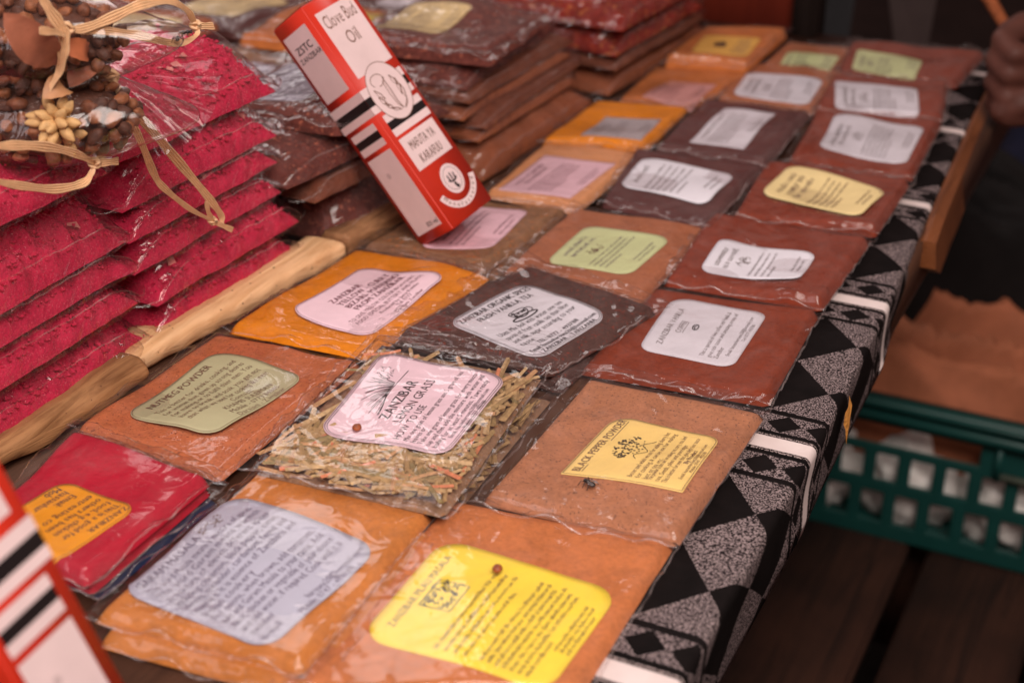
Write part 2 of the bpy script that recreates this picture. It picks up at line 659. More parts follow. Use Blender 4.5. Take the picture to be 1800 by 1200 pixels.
# ================================================================== spice packets
LAY = {
'R1':(0.000,[(-0.2876,0.5332),(-0.1798,0.5459),(-0.1772,0.4297),(-0.2863,0.3769)],[(-0.2727,0.4970),(-0.1878,0.4962),(-0.1888,0.4231),(-0.2727,0.4232)]),
'R2':(0.004,[(-0.2753,0.6691),(-0.1767,0.6756),(-0.1765,0.5349),(-0.2742,0.5276)],[(-0.2427,0.6265),(-0.1889,0.6303),(-0.1876,0.5715),(-0.2457,0.5633)]),
'R3':(0.001,[(-0.2837,0.7859),(-0.1857,0.7994),(-0.1797,0.6812),(-0.2838,0.6711)],[(-0.2670,0.7743),(-0.2106,0.7766),(-0.2078,0.7039),(-0.2615,0.7033)]),
'R4':(0.005,[(-0.2885,0.9019),(-0.1824,0.9049),(-0.1837,0.7947),(-0.2791,0.7876)],[(-0.2658,0.8553),(-0.2051,0.8578),(-0.2045,0.8144),(-0.2626,0.8039)]),
'R5':(0.007,[(-0.2845,1.0066),(-0.1815,1.0117),(-0.1808,0.9096),(-0.2731,0.8967)],[(-0.2628,0.9925),(-0.1904,0.9769),(-0.1946,0.9183),(-0.2652,0.9325)]),
'R6':(0.004,[(-0.2860,1.1532),(-0.1900,1.1567),(-0.1835,1.0239),(-0.2715,1.0129)],[(-0.2668,1.1280),(-0.1970,1.1259),(-0.1923,1.0405),(-0.2569,1.0448)]),
'R7':(0.007,[(-0.2948,1.2213),(-0.2029,1.2410),(-0.1888,1.1492),(-0.2833,1.1266)],[(-0.2873,1.2023),(-0.2214,1.2051),(-0.2059,1.1451),(-0.2687,1.1338)]),
'R8':(0.004,[(-0.3080,1.3331),(-0.1933,1.3491),(-0.1973,1.2474),(-0.2945,1.2267)],[(-0.2944,1.3038),(-0.2354,1.2956),(-0.2305,1.2372),(-0.2841,1.2435)]),
'M0':(0.006,[(-0.3766,0.5088),(-0.2843,0.5106),(-0.2778,0.3886),(-0.3743,0.3806)],[(-0.3718,0.4792),(-0.2904,0.4716),(-0.2949,0.3912),(-0.3732,0.3974)]),
'M1b':(0.000,[(-0.3793,0.6376),(-0.2830,0.6477),(-0.2782,0.5183),(-0.3733,0.5069)],None),
'M1':(0.012,[(-0.3892,0.6446),(-0.2893,0.6509),(-0.2726,0.4998),(-0.3752,0.4934)],[(-0.3712,0.6138),(-0.2995,0.6184),(-0.2930,0.5373),(-0.3589,0.5300)]),
'M2b':(0.000,[(-0.3718,0.7724),(-0.2768,0.7410),(-0.2838,0.6487),(-0.3807,0.6592)],None),
'M2':(0.008,[(-0.3595,0.7748),(-0.2644,0.7495),(-0.2886,0.6482),(-0.3889,0.6518)],[(-0.3472,0.7406),(-0.2865,0.7224),(-0.2997,0.6540),(-0.3651,0.6723)]),
'M3':(0.004,[(-0.3743,0.8737),(-0.2807,0.8799),(-0.2814,0.7611),(-0.3736,0.7601)],[(-0.3527,0.8451),(-0.2949,0.8457),(-0.2988,0.7825),(-0.3523,0.7774)]),
'M4':(0.008,[(-0.3768,0.9870),(-0.2797,0.9911),(-0.2799,0.8690),(-0.3576,0.8776)],[(-0.3603,0.9644),(-0.2901,0.9569),(-0.2906,0.8965),(-0.3548,0.9021)]),
'M5':(0.010,[(-0.3649,1.1072),(-0.2815,1.1148),(-0.2783,0.9860),(-0.3611,0.9860)],[(-0.3419,1.0867),(-0.3035,1.0921),(-0.3011,1.0078),(-0.3415,1.0052)]),
'M6':(0.004,[(-0.3630,1.2334),(-0.2862,1.2445),(-0.2840,1.1300),(-0.3632,1.1279)],[(-0.3605,1.2027),(-0.2963,1.2034),(-0.2907,1.1374),(-0.3523,1.1354)]),
'M7':(0.004,[(-0.3560,1.3018),(-0.3013,1.3133),(-0.2958,1.2261),(-0.3561,1.2244)],[(-0.3461,1.2672),(-0.3024,1.2775),(-0.2987,1.2174),(-0.3392,1.2131)]),
'L0c':(0.000,[(-0.4682,0.4894),(-0.3847,0.4850),(-0.3869,0.4004),(-0.4571,0.4065)],None),
'L0b':(0.006,[(-0.4724,0.4914),(-0.3846,0.4845),(-0.3848,0.3934),(-0.4556,0.4026)],None),
'L0':(0.012,[(-0.4740,0.4903),(-0.3847,0.4833),(-0.3846,0.3907),(-0.4546,0.3960)],[(-0.4442,0.4486),(-0.3974,0.4442),(-0.4023,0.3932),(-0.4454,0.4012)]),
'L1':(0.002,[(-0.4820,0.6211),(-0.3923,0.6293),(-0.3929,0.4956),(-0.4863,0.5030)],[(-0.4622,0.5941),(-0.4064,0.5948),(-0.4139,0.5188),(-0.4686,0.5194)]),
'L2':(0.007,[(-0.4659,0.7472),(-0.3737,0.7502),(-0.3876,0.6248),(-0.4750,0.6191)],[(-0.4443,0.7180),(-0.3905,0.7245),(-0.3956,0.6389),(-0.4504,0.6449)]),
'L3b':(0.000,[(-0.4519,0.8500),(-0.3728,0.8591),(-0.3775,0.7587),(-0.4633,0.7562)],None),
'L3':(0.006,[(-0.4511,0.8486),(-0.3742,0.8640),(-0.3810,0.7518),(-0.4669,0.7522)],[(-0.4343,0.8330),(-0.3941,0.8461),(-0.3883,0.7757),(-0.4308,0.7608)]),
'L4':(0.004,[(-0.4428,0.9775),(-0.3680,0.9875),(-0.3704,0.8647),(-0.4386,0.8681)],[(-0.4290,0.9454),(-0.3767,0.9519),(-0.3806,0.8801),(-0.4310,0.8738)]),
'L5':(0.006,[(-0.4435,1.0760),(-0.3743,1.0974),(-0.3703,0.9896),(-0.4453,0.9729)],[(-0.4210,1.0390),(-0.3795,1.0491),(-0.3756,0.9968),(-0.4203,0.9885)]),
'L6':(0.004,[(-0.4356,1.1803),(-0.3557,1.2106),(-0.3744,1.0979),(-0.4315,1.0884)],[(-0.4098,1.1513),(-0.3719,1.1549),(-0.3731,1.0973),(-0.4145,1.0972)]),
'L7':(0.010,[(-0.4269,1.2836),(-0.3593,1.3127),(-0.3598,1.1944),(-0.4270,1.1771)],[(-0.4156,1.2505),(-0.3690,1.2656),(-0.3649,1.2088),(-0.4094,1.1942)]),
}
FILM = film_mat('packet_film', 0.018, 0.14, gloss=0.9, rough=0.10)
FILM_CLEAR = film_mat('loose_clear_film', 0.014, 0.24, rough=0.09)
FILM_SOFT = film_mat('pouch_film', 0.008, 0.42, (0.98, 0.95, 0.95), 1.25, 34)
SEAM = film_mat('film_seam', 0.10, 0.3, (0.95, 0.92, 0.92), 1.2, 60)


def smooth01(x):
    x = np.clip(x, 0, 1)
    return x * x * (3 - 2 * x)


class Packet:
    def __init__(self, key, label, pw, th=0.0056, margins=(0.006, 0.006, 0.010, 0.018), lump=0.0012, seed=None, film=None,
                 group='spice packets laid out on the table', contents='powder', name='spice_packet', lift=0.0012, crinkle=1.0, gap=0.0013, flap=(0.0025, 0.0025, 0.003, 0.005), creases=9):
        z0, q, lab = LAY[key]
        self.z0, self.th, self.mg, self.lump = z0, th, margins, lump
        self.lab = lab
        seed = sum(map(ord, key)) if seed is None else seed
        self.seed = seed
        self.rg = random.Random(seed)
        self.q = np.array(q)                           # TL TR BR BL in table metres
        self.c = self.q.mean(0)
        self.w1 = sines(seed, 6, 0.040, 0.11)
        self.w2 = sines(seed + 50, 9, 0.010, 0.026)
        self.w3 = sines(seed + 90, 8, 0.02, 0.05)
        self.lift, self.crinkle, self.gap, self.flap, self.creases = lift, crinkle, gap, flap, creases
        self.root = thing(name, label, 'packet', (self.c[0], self.c[1], z0), group)
        self.build(pw, film or FILM, contents)

    def xy(self, s, t):
        TL, TR, BR, BL = self.q
        s, t = np.asarray(s)[..., None], np.asarray(t)[..., None]
        return (1 - t) * ((1 - s) * BL + s * BR) + t * ((1 - s) * TL + s * TR)

    def inv(self, p):
        TL, TR, BR, BL = self.q
        s = np.full(len(p), 0.5)
        t = np.full(len(p), 0.5)
        for _ in range(6):
            r = self.xy(s, t) - p
            ds = (1 - t)[:, None] * (BR - BL) + t[:, None] * (TR - TL)
            dt = (1 - s)[:, None] * (TL - BL) + s[:, None] * (TR - BR)
            det = ds[:, 0] * dt[:, 1] - ds[:, 1] * dt[:, 0]
            s = s - (r[:, 0] * dt[:, 1] - r[:, 1] * dt[:, 0]) / det
            t = t - (ds[:, 0] * r[:, 1] - ds[:, 1] * r[:, 0]) / det
        return s, t

    def prof(self, s, t):
        ml, mr, mn, mf = self.mg
        a = (s - ml) / (1 - ml - mr)
        b = (t - mn) / (1 - mn - mf)
        d = lambda x: np.sin(np.clip(np.minimum(x, 1 - x) / 0.04, 0, 1) * np.pi / 2) ** 0.75
        return d(a) * d(b)

    def H(self, s, t, p):
        """height of the filling above the packet's base"""
        pr = self.prof(s, t)
        return 0.0006 + pr * (self.th + self.lump * self.w1(p[..., 0], p[..., 1]) + 0.00008 * self.w2(p[..., 0], p[..., 1]))

    def build(self, pw, film, contents):
        # filling
        ml, mr, mn, mf = (0.03, 0.03, 0.03, 0.05) if contents == 'grass_bed' else self.mg
        ns, nt = 36, 44
        s, t = np.meshgrid(np.linspace(ml, 1 - mr, ns), np.linspace(mn, 1 - mf, nt))
        wv = 0.003 * self.w3(s * 0.1, t * 0.1)
        s2 = s + np.where((s <= ml + 1e-6) | (s >= 1 - mr - 1e-6), wv, 0)
        p = self.xy(s2, t)
        z = self.H(s, t, p)
        z[0, :] = z[-1, :] = z[:, 0] = z[:, -1] = 0.0004
        V = np.concatenate([p - self.c, z[..., None]], -1).reshape(-1, 3)
        F = grid_faces(ns, nt)
        F.append([0, (nt - 1) * ns, nt * ns - 1, ns - 1])
        if contents:
            if contents == 'grass_bed':
                V[:, 2] = np.maximum(0.0004, V[:, 2] * 0.45 - 0.0008)
            mesh(contents, V, F, self.root, pw)
        # film: follows the filling, stands out as loose clear margins where the bag is empty, carries fold creases
        ns, nt = 84, 100
        W_ = (np.linalg.norm(self.q[1] - self.q[0]) + np.linalg.norm(self.q[2] - self.q[3])) / 2
        L_ = (np.linalg.norm(self.q[0] - self.q[3]) + np.linalg.norm(self.q[1] - self.q[2])) / 2
        fl, frt, fn, ff = self.flap
        s, t = np.meshgrid(np.linspace(-fl / W_, 1 + frt / W_, ns), np.linspace(-fn / L_, 1 + ff / L_, nt))
        p = self.xy(s, t)
        base = self.H(s, t, p)
        pr = self.prof(s, t)
        x, y = p[..., 0], p[..., 1]
        over = np.maximum.reduce([-s * W_, (s - 1) * W_, -t * L_, (t - 1) * L_])       # metres beyond the filling
        flapm = smooth01((over + 0.004) / 0.004) * (over > -0.004)
        e = np.minimum(np.minimum(s * W_ + fl, W_ * (1 - s) + frt), np.minimum(t * L_ + fn, L_ * (1 - t) + ff))
        near_edge = np.exp(-np.maximum(e, 0) / 0.011)
        horiz = np.minimum(s * W_ + fl, W_ * (1 - s) + frt) < np.minimum(t * L_ + fn, L_ * (1 - t) + ff)
        tang = np.where(horiz, y, x)
        rid = np.maximum(0, np.sin(tang * 2 * np.pi / 0.026 + 3.0 * self.w3(x, y))) ** 4
        z = base + self.gap + self.crinkle * (0.0011 * near_edge * rid * np.clip(e / 0.003, 0, 1)
            + 0.0005 * np.abs(self.w2(x, y)) * (1 - pr))
        rg = np.random.default_rng(self.seed + 5)
        damp = 1.0                                       # the film lies flat over the paper
        if self.lab:
            ls, lt = self.inv(np.array(self.lab))
            damp = 1 - 0.72 * smooth01((s - ls.min()) / 0.06) * smooth01((ls.max() - s) / 0.06) * smooth01((t - lt.min()) / 0.06) * smooth01((lt.max() - t) / 0.06)
        for _ in range(self.creases):                    # straight fold creases
            c0 = rg.random(2) * (W_ * 1.1, L_ * 1.1) - (0.05 * W_, 0.05 * L_)
            an = rg.choice([rg.normal(0.2, 0.35), rg.normal(1.3, 0.5), rg.normal(-0.8, 0.4)])
            ln, wd, am = rg.uniform(0.012, 0.045), rg.uniform(0.0011, 0.0024), rg.uniform(0.0004, 0.0011)
            u, v = s * W_ - c0[0], t * L_ - c0[1]
            al = u * np.cos(an) + v * np.sin(an)
            ac = -u * np.sin(an) + v * np.cos(an) + 0.12 * al * al / ln * rg.choice([-1, 1])
            z = z + damp * self.crinkle * am * np.exp(-(ac / wd) ** 2) * smooth01((ln / 2 - np.abs(al)) / (ln * 0.4))
        up = self.th * 0.72 + 0.0022 * self.w3(x * 1.2, y * 1.2) + 0.0010 * np.abs(self.w2(x, y)) + self.lift * 0.6
        hasf = np.where(-s * W_ >= over - 1e-9, fl, 0) + np.where((s - 1) * W_ >= over - 1e-9, frt, 0) + np.where(-t * L_ >= over - 1e-9, fn, 0) + np.where((t - 1) * L_ >= over - 1e-9, ff, 0)
        fm = flapm * np.clip(hasf / 0.003, 0, 1)
        z = z * (1 - fm) + np.maximum(z, up) * fm
        z = z + self.lift * near_edge * np.clip(self.w3(x * 0.6, y * 0.6), 0, 1) * (1 - fm)
        z = np.maximum(z, base + self.gap - 0.0003)
        jit = 0.0004 * self.w2(x * 1.3, y * 1.3) * np.exp(-e / 0.002)
        p = p + jit[..., None]
        V = np.concatenate([p - self.c, z[..., None]], -1).reshape(-1, 3)
        fo = mesh('film', V, grid_faces(ns, nt), self.root, film)
        # heat-sealed rim, a narrow milky band all round
        idx = [(0, i) for i in range(ns)] + [(j, ns - 1) for j in range(1, nt)] + [(nt - 1, i) for i in range(ns - 2, -1, -1)] + [(j, 0) for j in range(nt - 2, 0, -1)]
        n = len(idx)
        P3 = np.concatenate([p - self.c, z[..., None]], -1)
        cen = np.array([0, 0, 0])
        V = []
        for (j, i) in idx:
            q = P3[j, i]
            inn = q.copy()
            inn[:2] *= 1 - 0.0009 / max(0.02, float(np.linalg.norm(q[:2])))
            V += [q + (0, 0, 0.0001), inn + (0, 0, 0.0004), q + (0, 0, -0.0003)]
        F = []
        for k in range(n):
            k2 = (k + 1) % n
            F += [(3 * k, 3 * k2, 3 * k2 + 1, 3 * k + 1), (3 * k + 2, 3 * k2 + 2, 3 * k2, 3 * k)]
        mesh('sealed_rim', V, F, self.root, SEAM)

    # ---- printed paper label lying under the film
    def paper_label(self, mat, draw=None, ink=None, r=0.008, flip=False, border=0, wave=0.0, ink2=None, quad=None):
        TL, TR, BR, BL = [np.array(x) for x in (quad or self.lab)]
        if flip:                                        # the sheet lies the other way round
            O, Ax, Bx, D = TR, BR, TL, BL
        else:
            O, Ax, Bx, D = BL, TL, BR, TR               # origin, end of first line, foot of the sheet, far foot
        A = (np.linalg.norm(Ax - O) + np.linalg.norm(D - Bx)) / 2
        B = (np.linalg.norm(Bx - O) + np.linalg.norm(D - Ax)) / 2
        self.A, self.B = A, B
        rr = r if hasattr(r, '__len__') else (r,) * 4

        def to3(ab, dz):
            a, b = ab[:, 0] / A, ab[:, 1] / B
            a_, b_ = a[:, None], b[:, None]
            p = (1 - b_) * ((1 - a_) * O + a_ * Ax) + b_ * ((1 - a_) * Bx + a_ * D)
            s, t = self.inv(p)
            z = self.H(s, t, p) + dz
            if wave:
                z = z + wave * (0.5 + 0.5 * np.sin(a * 5.0 + self.seed) * np.sin(b * 4.2 + self.seed * 2))
            return np.concatenate([p - self.c, z[:, None]], 1)

        def outline(ins):
            pts = []
            cs = [(0, 0), (A, 0), (A, B), (0, B)]
            for k, (ca, cb) in enumerate(cs):
                R = max(rr[k] - ins, 0.0003)
                ma = ca + (R + ins if ca == 0 else -R - ins)
                mb = cb + (R + ins if cb == 0 else -R - ins)
                st = [math.pi, 1.5 * math.pi, 0, 0.5 * math.pi][k]
                for j in range(7):
                    an = st + j / 6 * math.pi / 2
                    pts.append((ma + R * math.cos(an), mb + R * math.sin(an)))
                nx = cs[(k + 1) % 4]
                e0 = pts[-1]
                R2 = max(rr[(k + 1) % 4] - ins, 0.0003)
                if k == 0:
                    e1 = (A - R2 - ins, ins)
                elif k == 1:
                    e1 = (A - ins, B - R2 - ins)
                elif k == 2:
                    e1 = (R2 + ins, B - ins)
                else:
                    e1 = (ins, R2 + ins)
                for j in range(1, 9):
                    f = j / 9
                    pts.append((e0[0] + (e1[0] - e0[0]) * f, e0[1] + (e1[1] - e0[1]) * f))
            return np.array(pts)

        out = outline(0)
        n = len(out)
        cen = np.array([A / 2, B / 2])
        rings = [cen + (out - cen) * k / 11 for k in range(1, 12)]
        ab = np.concatenate([cen[None]] + rings)
        V = to3(ab, self.gap * 0.5)
        F = [(0, 1 + k, 1 + (k + 1) % n) for k in range(n)]
        for g in range(10):
            o = 1 + g * n
            F += [(o + k, o + n + k, o + n + (k + 1) % n, o + (k + 1) % n) for k in range(n)]
        low = V[1 + 10 * n:].copy()
        low[:, 2] -= 0.0004
        V = np.concatenate([V, low])
        o1, o2 = 1 + 10 * n, 1 + 11 * n
        F += [(o1 + k, o2 + k, o2 + (k + 1) % n, o1 + (k + 1) % n) for k in range(n)]
        lo = mesh('paper_label', V, F if flip is None else [q[::-1] for q in F], self.root, mat)
        pr = Print()
        pr2 = Print()
        if draw:
            draw(pr, pr2, A, B, self.rg)
        for k in range(border):
            o = outline(0.0007 + 0.0011 * k)
            pts = [tuple(x) for x in o] + [tuple(o[0])]
            pr.stroke(pts, 0.00028)
        for q, nm, mt in ((pr, 'lettering', ink or INK), (pr2, 'drawing', ink2 or ink or INK)):
            if q.v:
                mesh(nm, to3(np.array(q.v), self.gap * 0.5 + 0.00016), q.f, lo, mt, False)
        return lo


# ---- what is printed on the labels -----------------------------------------
def lines(pr, rows, A, b0, step, h, align='l', a=None, maxw=None, **kw):
    for i, s in enumerate(rows):
        x = a if a is not None else {'l': A * 0.08, 'c': A * 0.5, 'r': A * 0.92}[align]
        pr.text(s, x, b0 + i * step, h, align, maxw or A * 0.86, **kw)


def scrawls(pr, n, A, b0, step, h, rg, a0=0.08, a1=0.92, last=0.6):
    for i in range(n):
        e = a1 if i < n - 1 else a0 + (a1 - a0) * last
        pr.scrawl(A * a0, b0 + i * step, A * (e - a0) * rg.uniform(0.92, 1), h, rg)


def d_nutmeg(p, q, A, B, rg):
    p.text('NUTMEG POWDER', A * 0.46, B * 0.17, B * 0.115, 'c', A * 0.62, bold=0.05)
    lines(p, ['This is better for drinks, cooking, and', 'for woman that given up strong desires', 'for making or to fulfil thier men. You',
              'have to break and soak you get not', 'that what we used for cooking like meat'], A, B * 0.31, B * 0.092, B * 0.088, maxw=A * 0.80, a=A * 0.10)
    lines(p, ['Contact:', 'KHAMIS SULEIMAN', 'Mobile - 0773 114885', 'Darajani - Zanzibar'], A, B * 0.75, B * 0.075, B * 0.078, 'c', a=A * 0.56)


def d_lemon(p, q, A, B, rg):
    for k in range(26):                                 # tuft of grass
        a0 = A * (0.52 + 0.16 * k / 26)
        an = -1.9 + 2.2 * k / 26 + rg.uniform(-.15, .15)
        L = B * rg.uniform(0.12, 0.23)
        pts = [(a0 + L * f * math.sin(an) * (0.5 + f), B * 0.27 - L * f * math.cos(an) * 0.95) for f in (0, .35, .7, 1)]
        q.stroke(pts, 0.00035)
    q.stroke([(A * 0.44, B * 0.285), (A * 0.6, B * 0.275), (A * 0.84, B * 0.29)], 0.0004)
    for k in range(40):
        a0, b0 = A * rg.uniform(0.62, 0.82), B * rg.uniform(0.10, 0.22)
        q.stroke([(a0, b0), (a0 + rg.uniform(-.001, .002), b0 - rg.uniform(0.0005, .002))], 0.0003)
    p.text('ZANZIBAR', A * 0.50, B * 0.42, B * 0.115, 'c', bold=0.03)
    p.text('LEMON GRASS', A * 0.52, B * 0.53, B * 0.10, 'c')
    p.text('HOW TO USE', A * 0.06, B * 0.615, B * 0.08, 'l')
    lines(p, ['Mix one gram of lemon grass and 5 gram of tea', 'leaves or', 'Take one gram of lemon grass for every mocca',
              'cup and then add the mixture with water and', 'boiling for at least 5 minutes. Tawa ready'], A, B * 0.68, B * 0.055, B * 0.056, a=A * 0.06, maxw=A * 0.88)
    lines(p, ['Email: hassanharouna20@hotmail.com', 'Mobile: 0777 493788'], A, B * 0.945, B * 0.04, B * 0.045, 'c')


def d_vanilla(p, q, A, B, rg):
    p.text('ZANZIBAR ORGANIC SPICES', A * 0.5, B * 0.13, B * 0.10, 'c', A * 0.86, bold=0.05)
    p.text('FRESH VANILLA TEA', A * 0.52, B * 0.235, B * 0.095, 'c', A * 0.66, bold=0.04)
    ca, cb = A * 0.52, B * 0.36
    ell = lambda ra, rb, t0=0, t1=2 * math.pi, n=22, oa=0, ob=0: [(ca + oa + ra * math.cos(t0 + (t1 - t0) * k / n), cb + ob + rb * math.sin(t0 + (t1 - t0) * k / n)) for k in range(n + 1)]
    q.stroke(ell(A * 0.15, B * 0.03, ob=B * 0.075), 0.0011)
    q.stroke(ell(A * 0.10, B * 0.10, 0, math.pi, ob=-B * 0.03), 0.0009)
    q.stroke(ell(A * 0.10, B * 0.022, ob=-B * 0.03), 0.0006)
    q.stroke(ell(A * 0.035, B * 0.035, -1.5, 1.6, oa=A * 0.11, ob=B * 0.01), 0.0007)
    for k in range(9):
        q.dot(ca + A * rg.uniform(-.07, .07), cb + B * rg.uniform(-0.02, 0.05), A * rg.uniform(0.008, 0.02))
    lines(p, ['Uses: Mix boil with water one tea', 'spoon of fresh vanilla tea than filter', 'and milk, sugar according to your', 'taste'],
          A, B * 0.535, B * 0.078, B * 0.082, a=A * 0.10, maxw=A * 0.80)
    lines(p, ['TEL: 0777 - 493788', 'Email: hassanharouna20@hotmail.com', 'ZANZIBAR - TANZANIA'], A, B * 0.835, B * 0.065, B * 0.068, 'c', bold=0.04)


def d_pepper(p, q, A, B, rg):
    p.text('BLACK PEPPER POWDER', A * 0.50, B * 0.13, B * 0.10, 'c', A * 0.88, bold=0.03)
    p.rect(A * 0.06, B * 0.145, A * 0.94, B * 0.152)
    for k in range(120):                                # pepper bush
        an, rr = rg.uniform(0, 2 * math.pi), rg.random() ** 0.5
        q.dot(A * 0.54 + rr * A * 0.20 * math.cos(an), B * 0.34 + rr * B * 0.12 * math.sin(an), rg.uniform(0.0003, 0.00075), 5)
    q.stroke([(A * 0.36 + A * 0.36 * k / 12, B * (0.47 - 0.04 * math.sin(k * 0.9))) for k in range(13)], 0.0004)
    lines(p, ['Better used which we use for adding cherry hot', 'for cooking. It can be use for making', 'hot or tea etc'], A, B * 0.56, B * 0.062, B * 0.062, a=A * 0.07, maxw=A * 0.84)
    lines(p, ['The powder is also use for making tea, curry, rice, beef', 'tea, Seeds, pilau and porridge', 'This is better for men that give slight hot taste'], A, B * 0.72, B * 0.06, B * 0.06, a=A * 0.07, maxw=A * 0.84)
    p.text('By Product', A * 0.56, B * 0.895, B * 0.06, 'c', bold=0.06)
    lines(p, ['Email: hassanharouna20@hotmail.com', 'Mobile: 0747 - 493788'], A, B * 0.935, B * 0.04, B * 0.045, 'c')


def d_garam(p, q, A, B, rg):
    p.text('GARAM MASALA', A * 0.06, B * 0.11, B * 0.075, 'l', A * 0.5, bold=0.03)
    for k in range(34):
        a0, b0 = A * rg.uniform(0.60, 0.78), B * rg.uniform(0.04, 0.12)
        q.stroke([(a0, b0), (a0 + rg.uniform(-.002, .002), b0 + rg.uniform(-.001, .001))], 0.0006)
    lines(p, ['The word Masala means a mixture of spices', 'The word Garam means warmth', 'A mixture of eleven different spices', 'including cinnamon, black pepper, cumin,',
              'cloves, coriander, cardamom, fennel and', 'mustard. It is essence of Zanzibaris and', 'Indian cookery',
              'Fry onions, when brown, add tomatoes,', 'salt and Garam Masala to your taste. Add', 'meat, chicken or vegetable of your choice', 'and add water, if required. Cook until it is', 'tender'],
          A, B * 0.19, B * 0.062, B * 0.066, a=A * 0.06, maxw=A * 0.86)
    p.text('E-mail:', A * 0.06, B * 0.945, B * 0.058, 'l')
    p.text('harouna20@hotmail.com', A * 0.44, B * 0.935, B * 0.058, 'l', A * 0.5)
    p.text('Mobile: 0747 - 493788', A * 0.32, B * 0.98, B * 0.05, 'l', A * 0.5)


def d_curry(p, q, A, B, rg):
    lines(p, ['ZANZIBAR', 'YELLOW - CURRY', 'BIZARI- MANJANO', 'FROM ZANZIBAR'], A, B * 0.27, B * 0.105, B * 0.11, 'l', a=A * 0.30, bold=0.05)
    lines(p, ['TO GIVE YELLOW COLOUR IN SAVOURY', 'FOOD (SPECIAL BUTTERY AND PILAU)'], A, B * 0.69, B * 0.085, B * 0.075, 'l', a=A * 0.12, maxw=A * 0.80)
    lines(p, ['Produced by Juma Kombo', 'Tel: 0777', 'Darajani Zanzibar'], A, B * 0.845, B * 0.06, B * 0.062, 'c', a=A * 0.56, bold=0.02)


def d_pilau(p, q, A, B, rg):
    p.text('ZANZIBAR PILAU MASALA', A * 0.50, B * 0.12, B * 0.06, 'c', A * 0.70)
    a0, a1, b0, b1 = A * 0.38, A * 0.63, B * 0.15, B * 0.32   # little framed picture of spices
    q.stroke([(a0, b0), (a1, b0), (a1, b1), (a0, b1), (a0, b0)], 0.0006)
    for k in range(46):
        ca, cb, r_ = rg.uniform(a0, a1) * .94 + .03 * (a0 + a1), rg.uniform(b0, b1) * .9 + .05 * (b0 + b1), rg.uniform(0.0008, 0.0022)
        t0 = rg.uniform(0, 6.28)
        q.stroke([(ca + r_ * math.cos(t0 + j * 0.6), cb + r_ * 0.8 * math.sin(t0 + j * 0.6)) for j in range(6)], 0.0005)
    scrawls(p, 4, A, B * 0.40, B * 0.052, B * 0.034, rg, 0.07, 0.86, 0.8)
    scrawls(p, 7, A, B * 0.64, B * 0.040, B * 0.034, rg, 0.07, 0.90, 0.4)
    scrawls(p, 3, A, B * 0.915, B * 0.032, B * 0.030, rg, 0.34, 0.78, 0.9)


def d_coffee(p, q, A, B, rg):
    p.text('ZANZIBAR VANILLA', A * 0.46, B * 0.20, B * 0.095, 'c', A * 0.66)
    p.text('COFFEE', A * 0.46, B * 0.31, B * 0.085, 'c')
    p.rect(A * 0.36, B * 0.325, A * 0.56, B * 0.332)
    n = 20
    q.stroke([(A * 0.50 + A * 0.05 * math.cos(2 * math.pi * k / n), B * 0.42 + B * 0.028 * math.sin(2 * math.pi * k / n)) for k in range(n + 1)], 0.0007)
    q.stroke([(A * 0.46, B * 0.425), (A * 0.50, B * 0.41), (A * 0.54, B * 0.425)], 0.0006)
    lines(p, ['This is special of fine coffee and Vanilla &', 'give rich taste and amazing aroma of', 'Zanzibar'], A, B * 0.66, B * 0.075, B * 0.066, a=A * 0.09, maxw=A * 0.80)
    p.text('Email: hassanharouna20@hotmail.com', A * 0.52, B * 0.90, B * 0.058, 'c', A * 0.74)
    p.text('Tel: 0777 493788', A * 0.60, B * 0.96, B * 0.055, 'c', A * 0.5)


def d_orange(p, q, A, B, rg):
    p.text('ZANZIBAR', A * 0.06, B * 0.14, B * 0.10, 'l', bold=0.03)
    lines(p, ['This is a good for', 'food, e.g chicken', 'others has been', 'entreating co'], A, B * 0.26, B * 0.115, B * 0.115, a=A * 0.06, maxw=A * 0.66, bold=0.03)
    lines(p, ['Email:', 'hassanhar', 'Mob'], A, B * 0.76, B * 0.10, B * 0.115, a=A * 0.14, bold=0.03)


def d_small(seed, head=2, body=6, pic=True, right=True):
    """labels too small or blurred in the photograph to read: heading, picture, rows of fine print"""
    def f(p, q, A, B, rg):
        rg = random.Random(seed)
        b = B * 0.15
        for k in range(head):
            L = A * rg.uniform(0.45, 0.62)
            p.scrawl(A * 0.46 - L / 2, b, L, B * 0.085, rg)
            b += B * 0.095
        if pic:
            for k in range(16):
                ca, cb = A * rg.uniform(0.36, 0.58), b + B * rg.uniform(-0.03, 0.07)
                t0, r_ = rg.uniform(0, 6), rg.uniform(0.0008, 0.002)
                q.stroke([(ca + r_ * math.cos(t0 + j * 0.8), cb + r_ * math.sin(t0 + j * 0.8)) for j in range(5)], 0.0006)
            b += B * 0.12
        st = (B * 0.94 - b) / (body + 1.5)
        scrawls(p, body - 2, A, b + st * 0.6, st, st * 0.62, rg, 0.08, 0.88, 0.5)
        scrawls(p, 2, A, B * 0.94 - st, st * 0.9, st * 0.6, rg, 0.36, 0.84, 0.8)
    return f


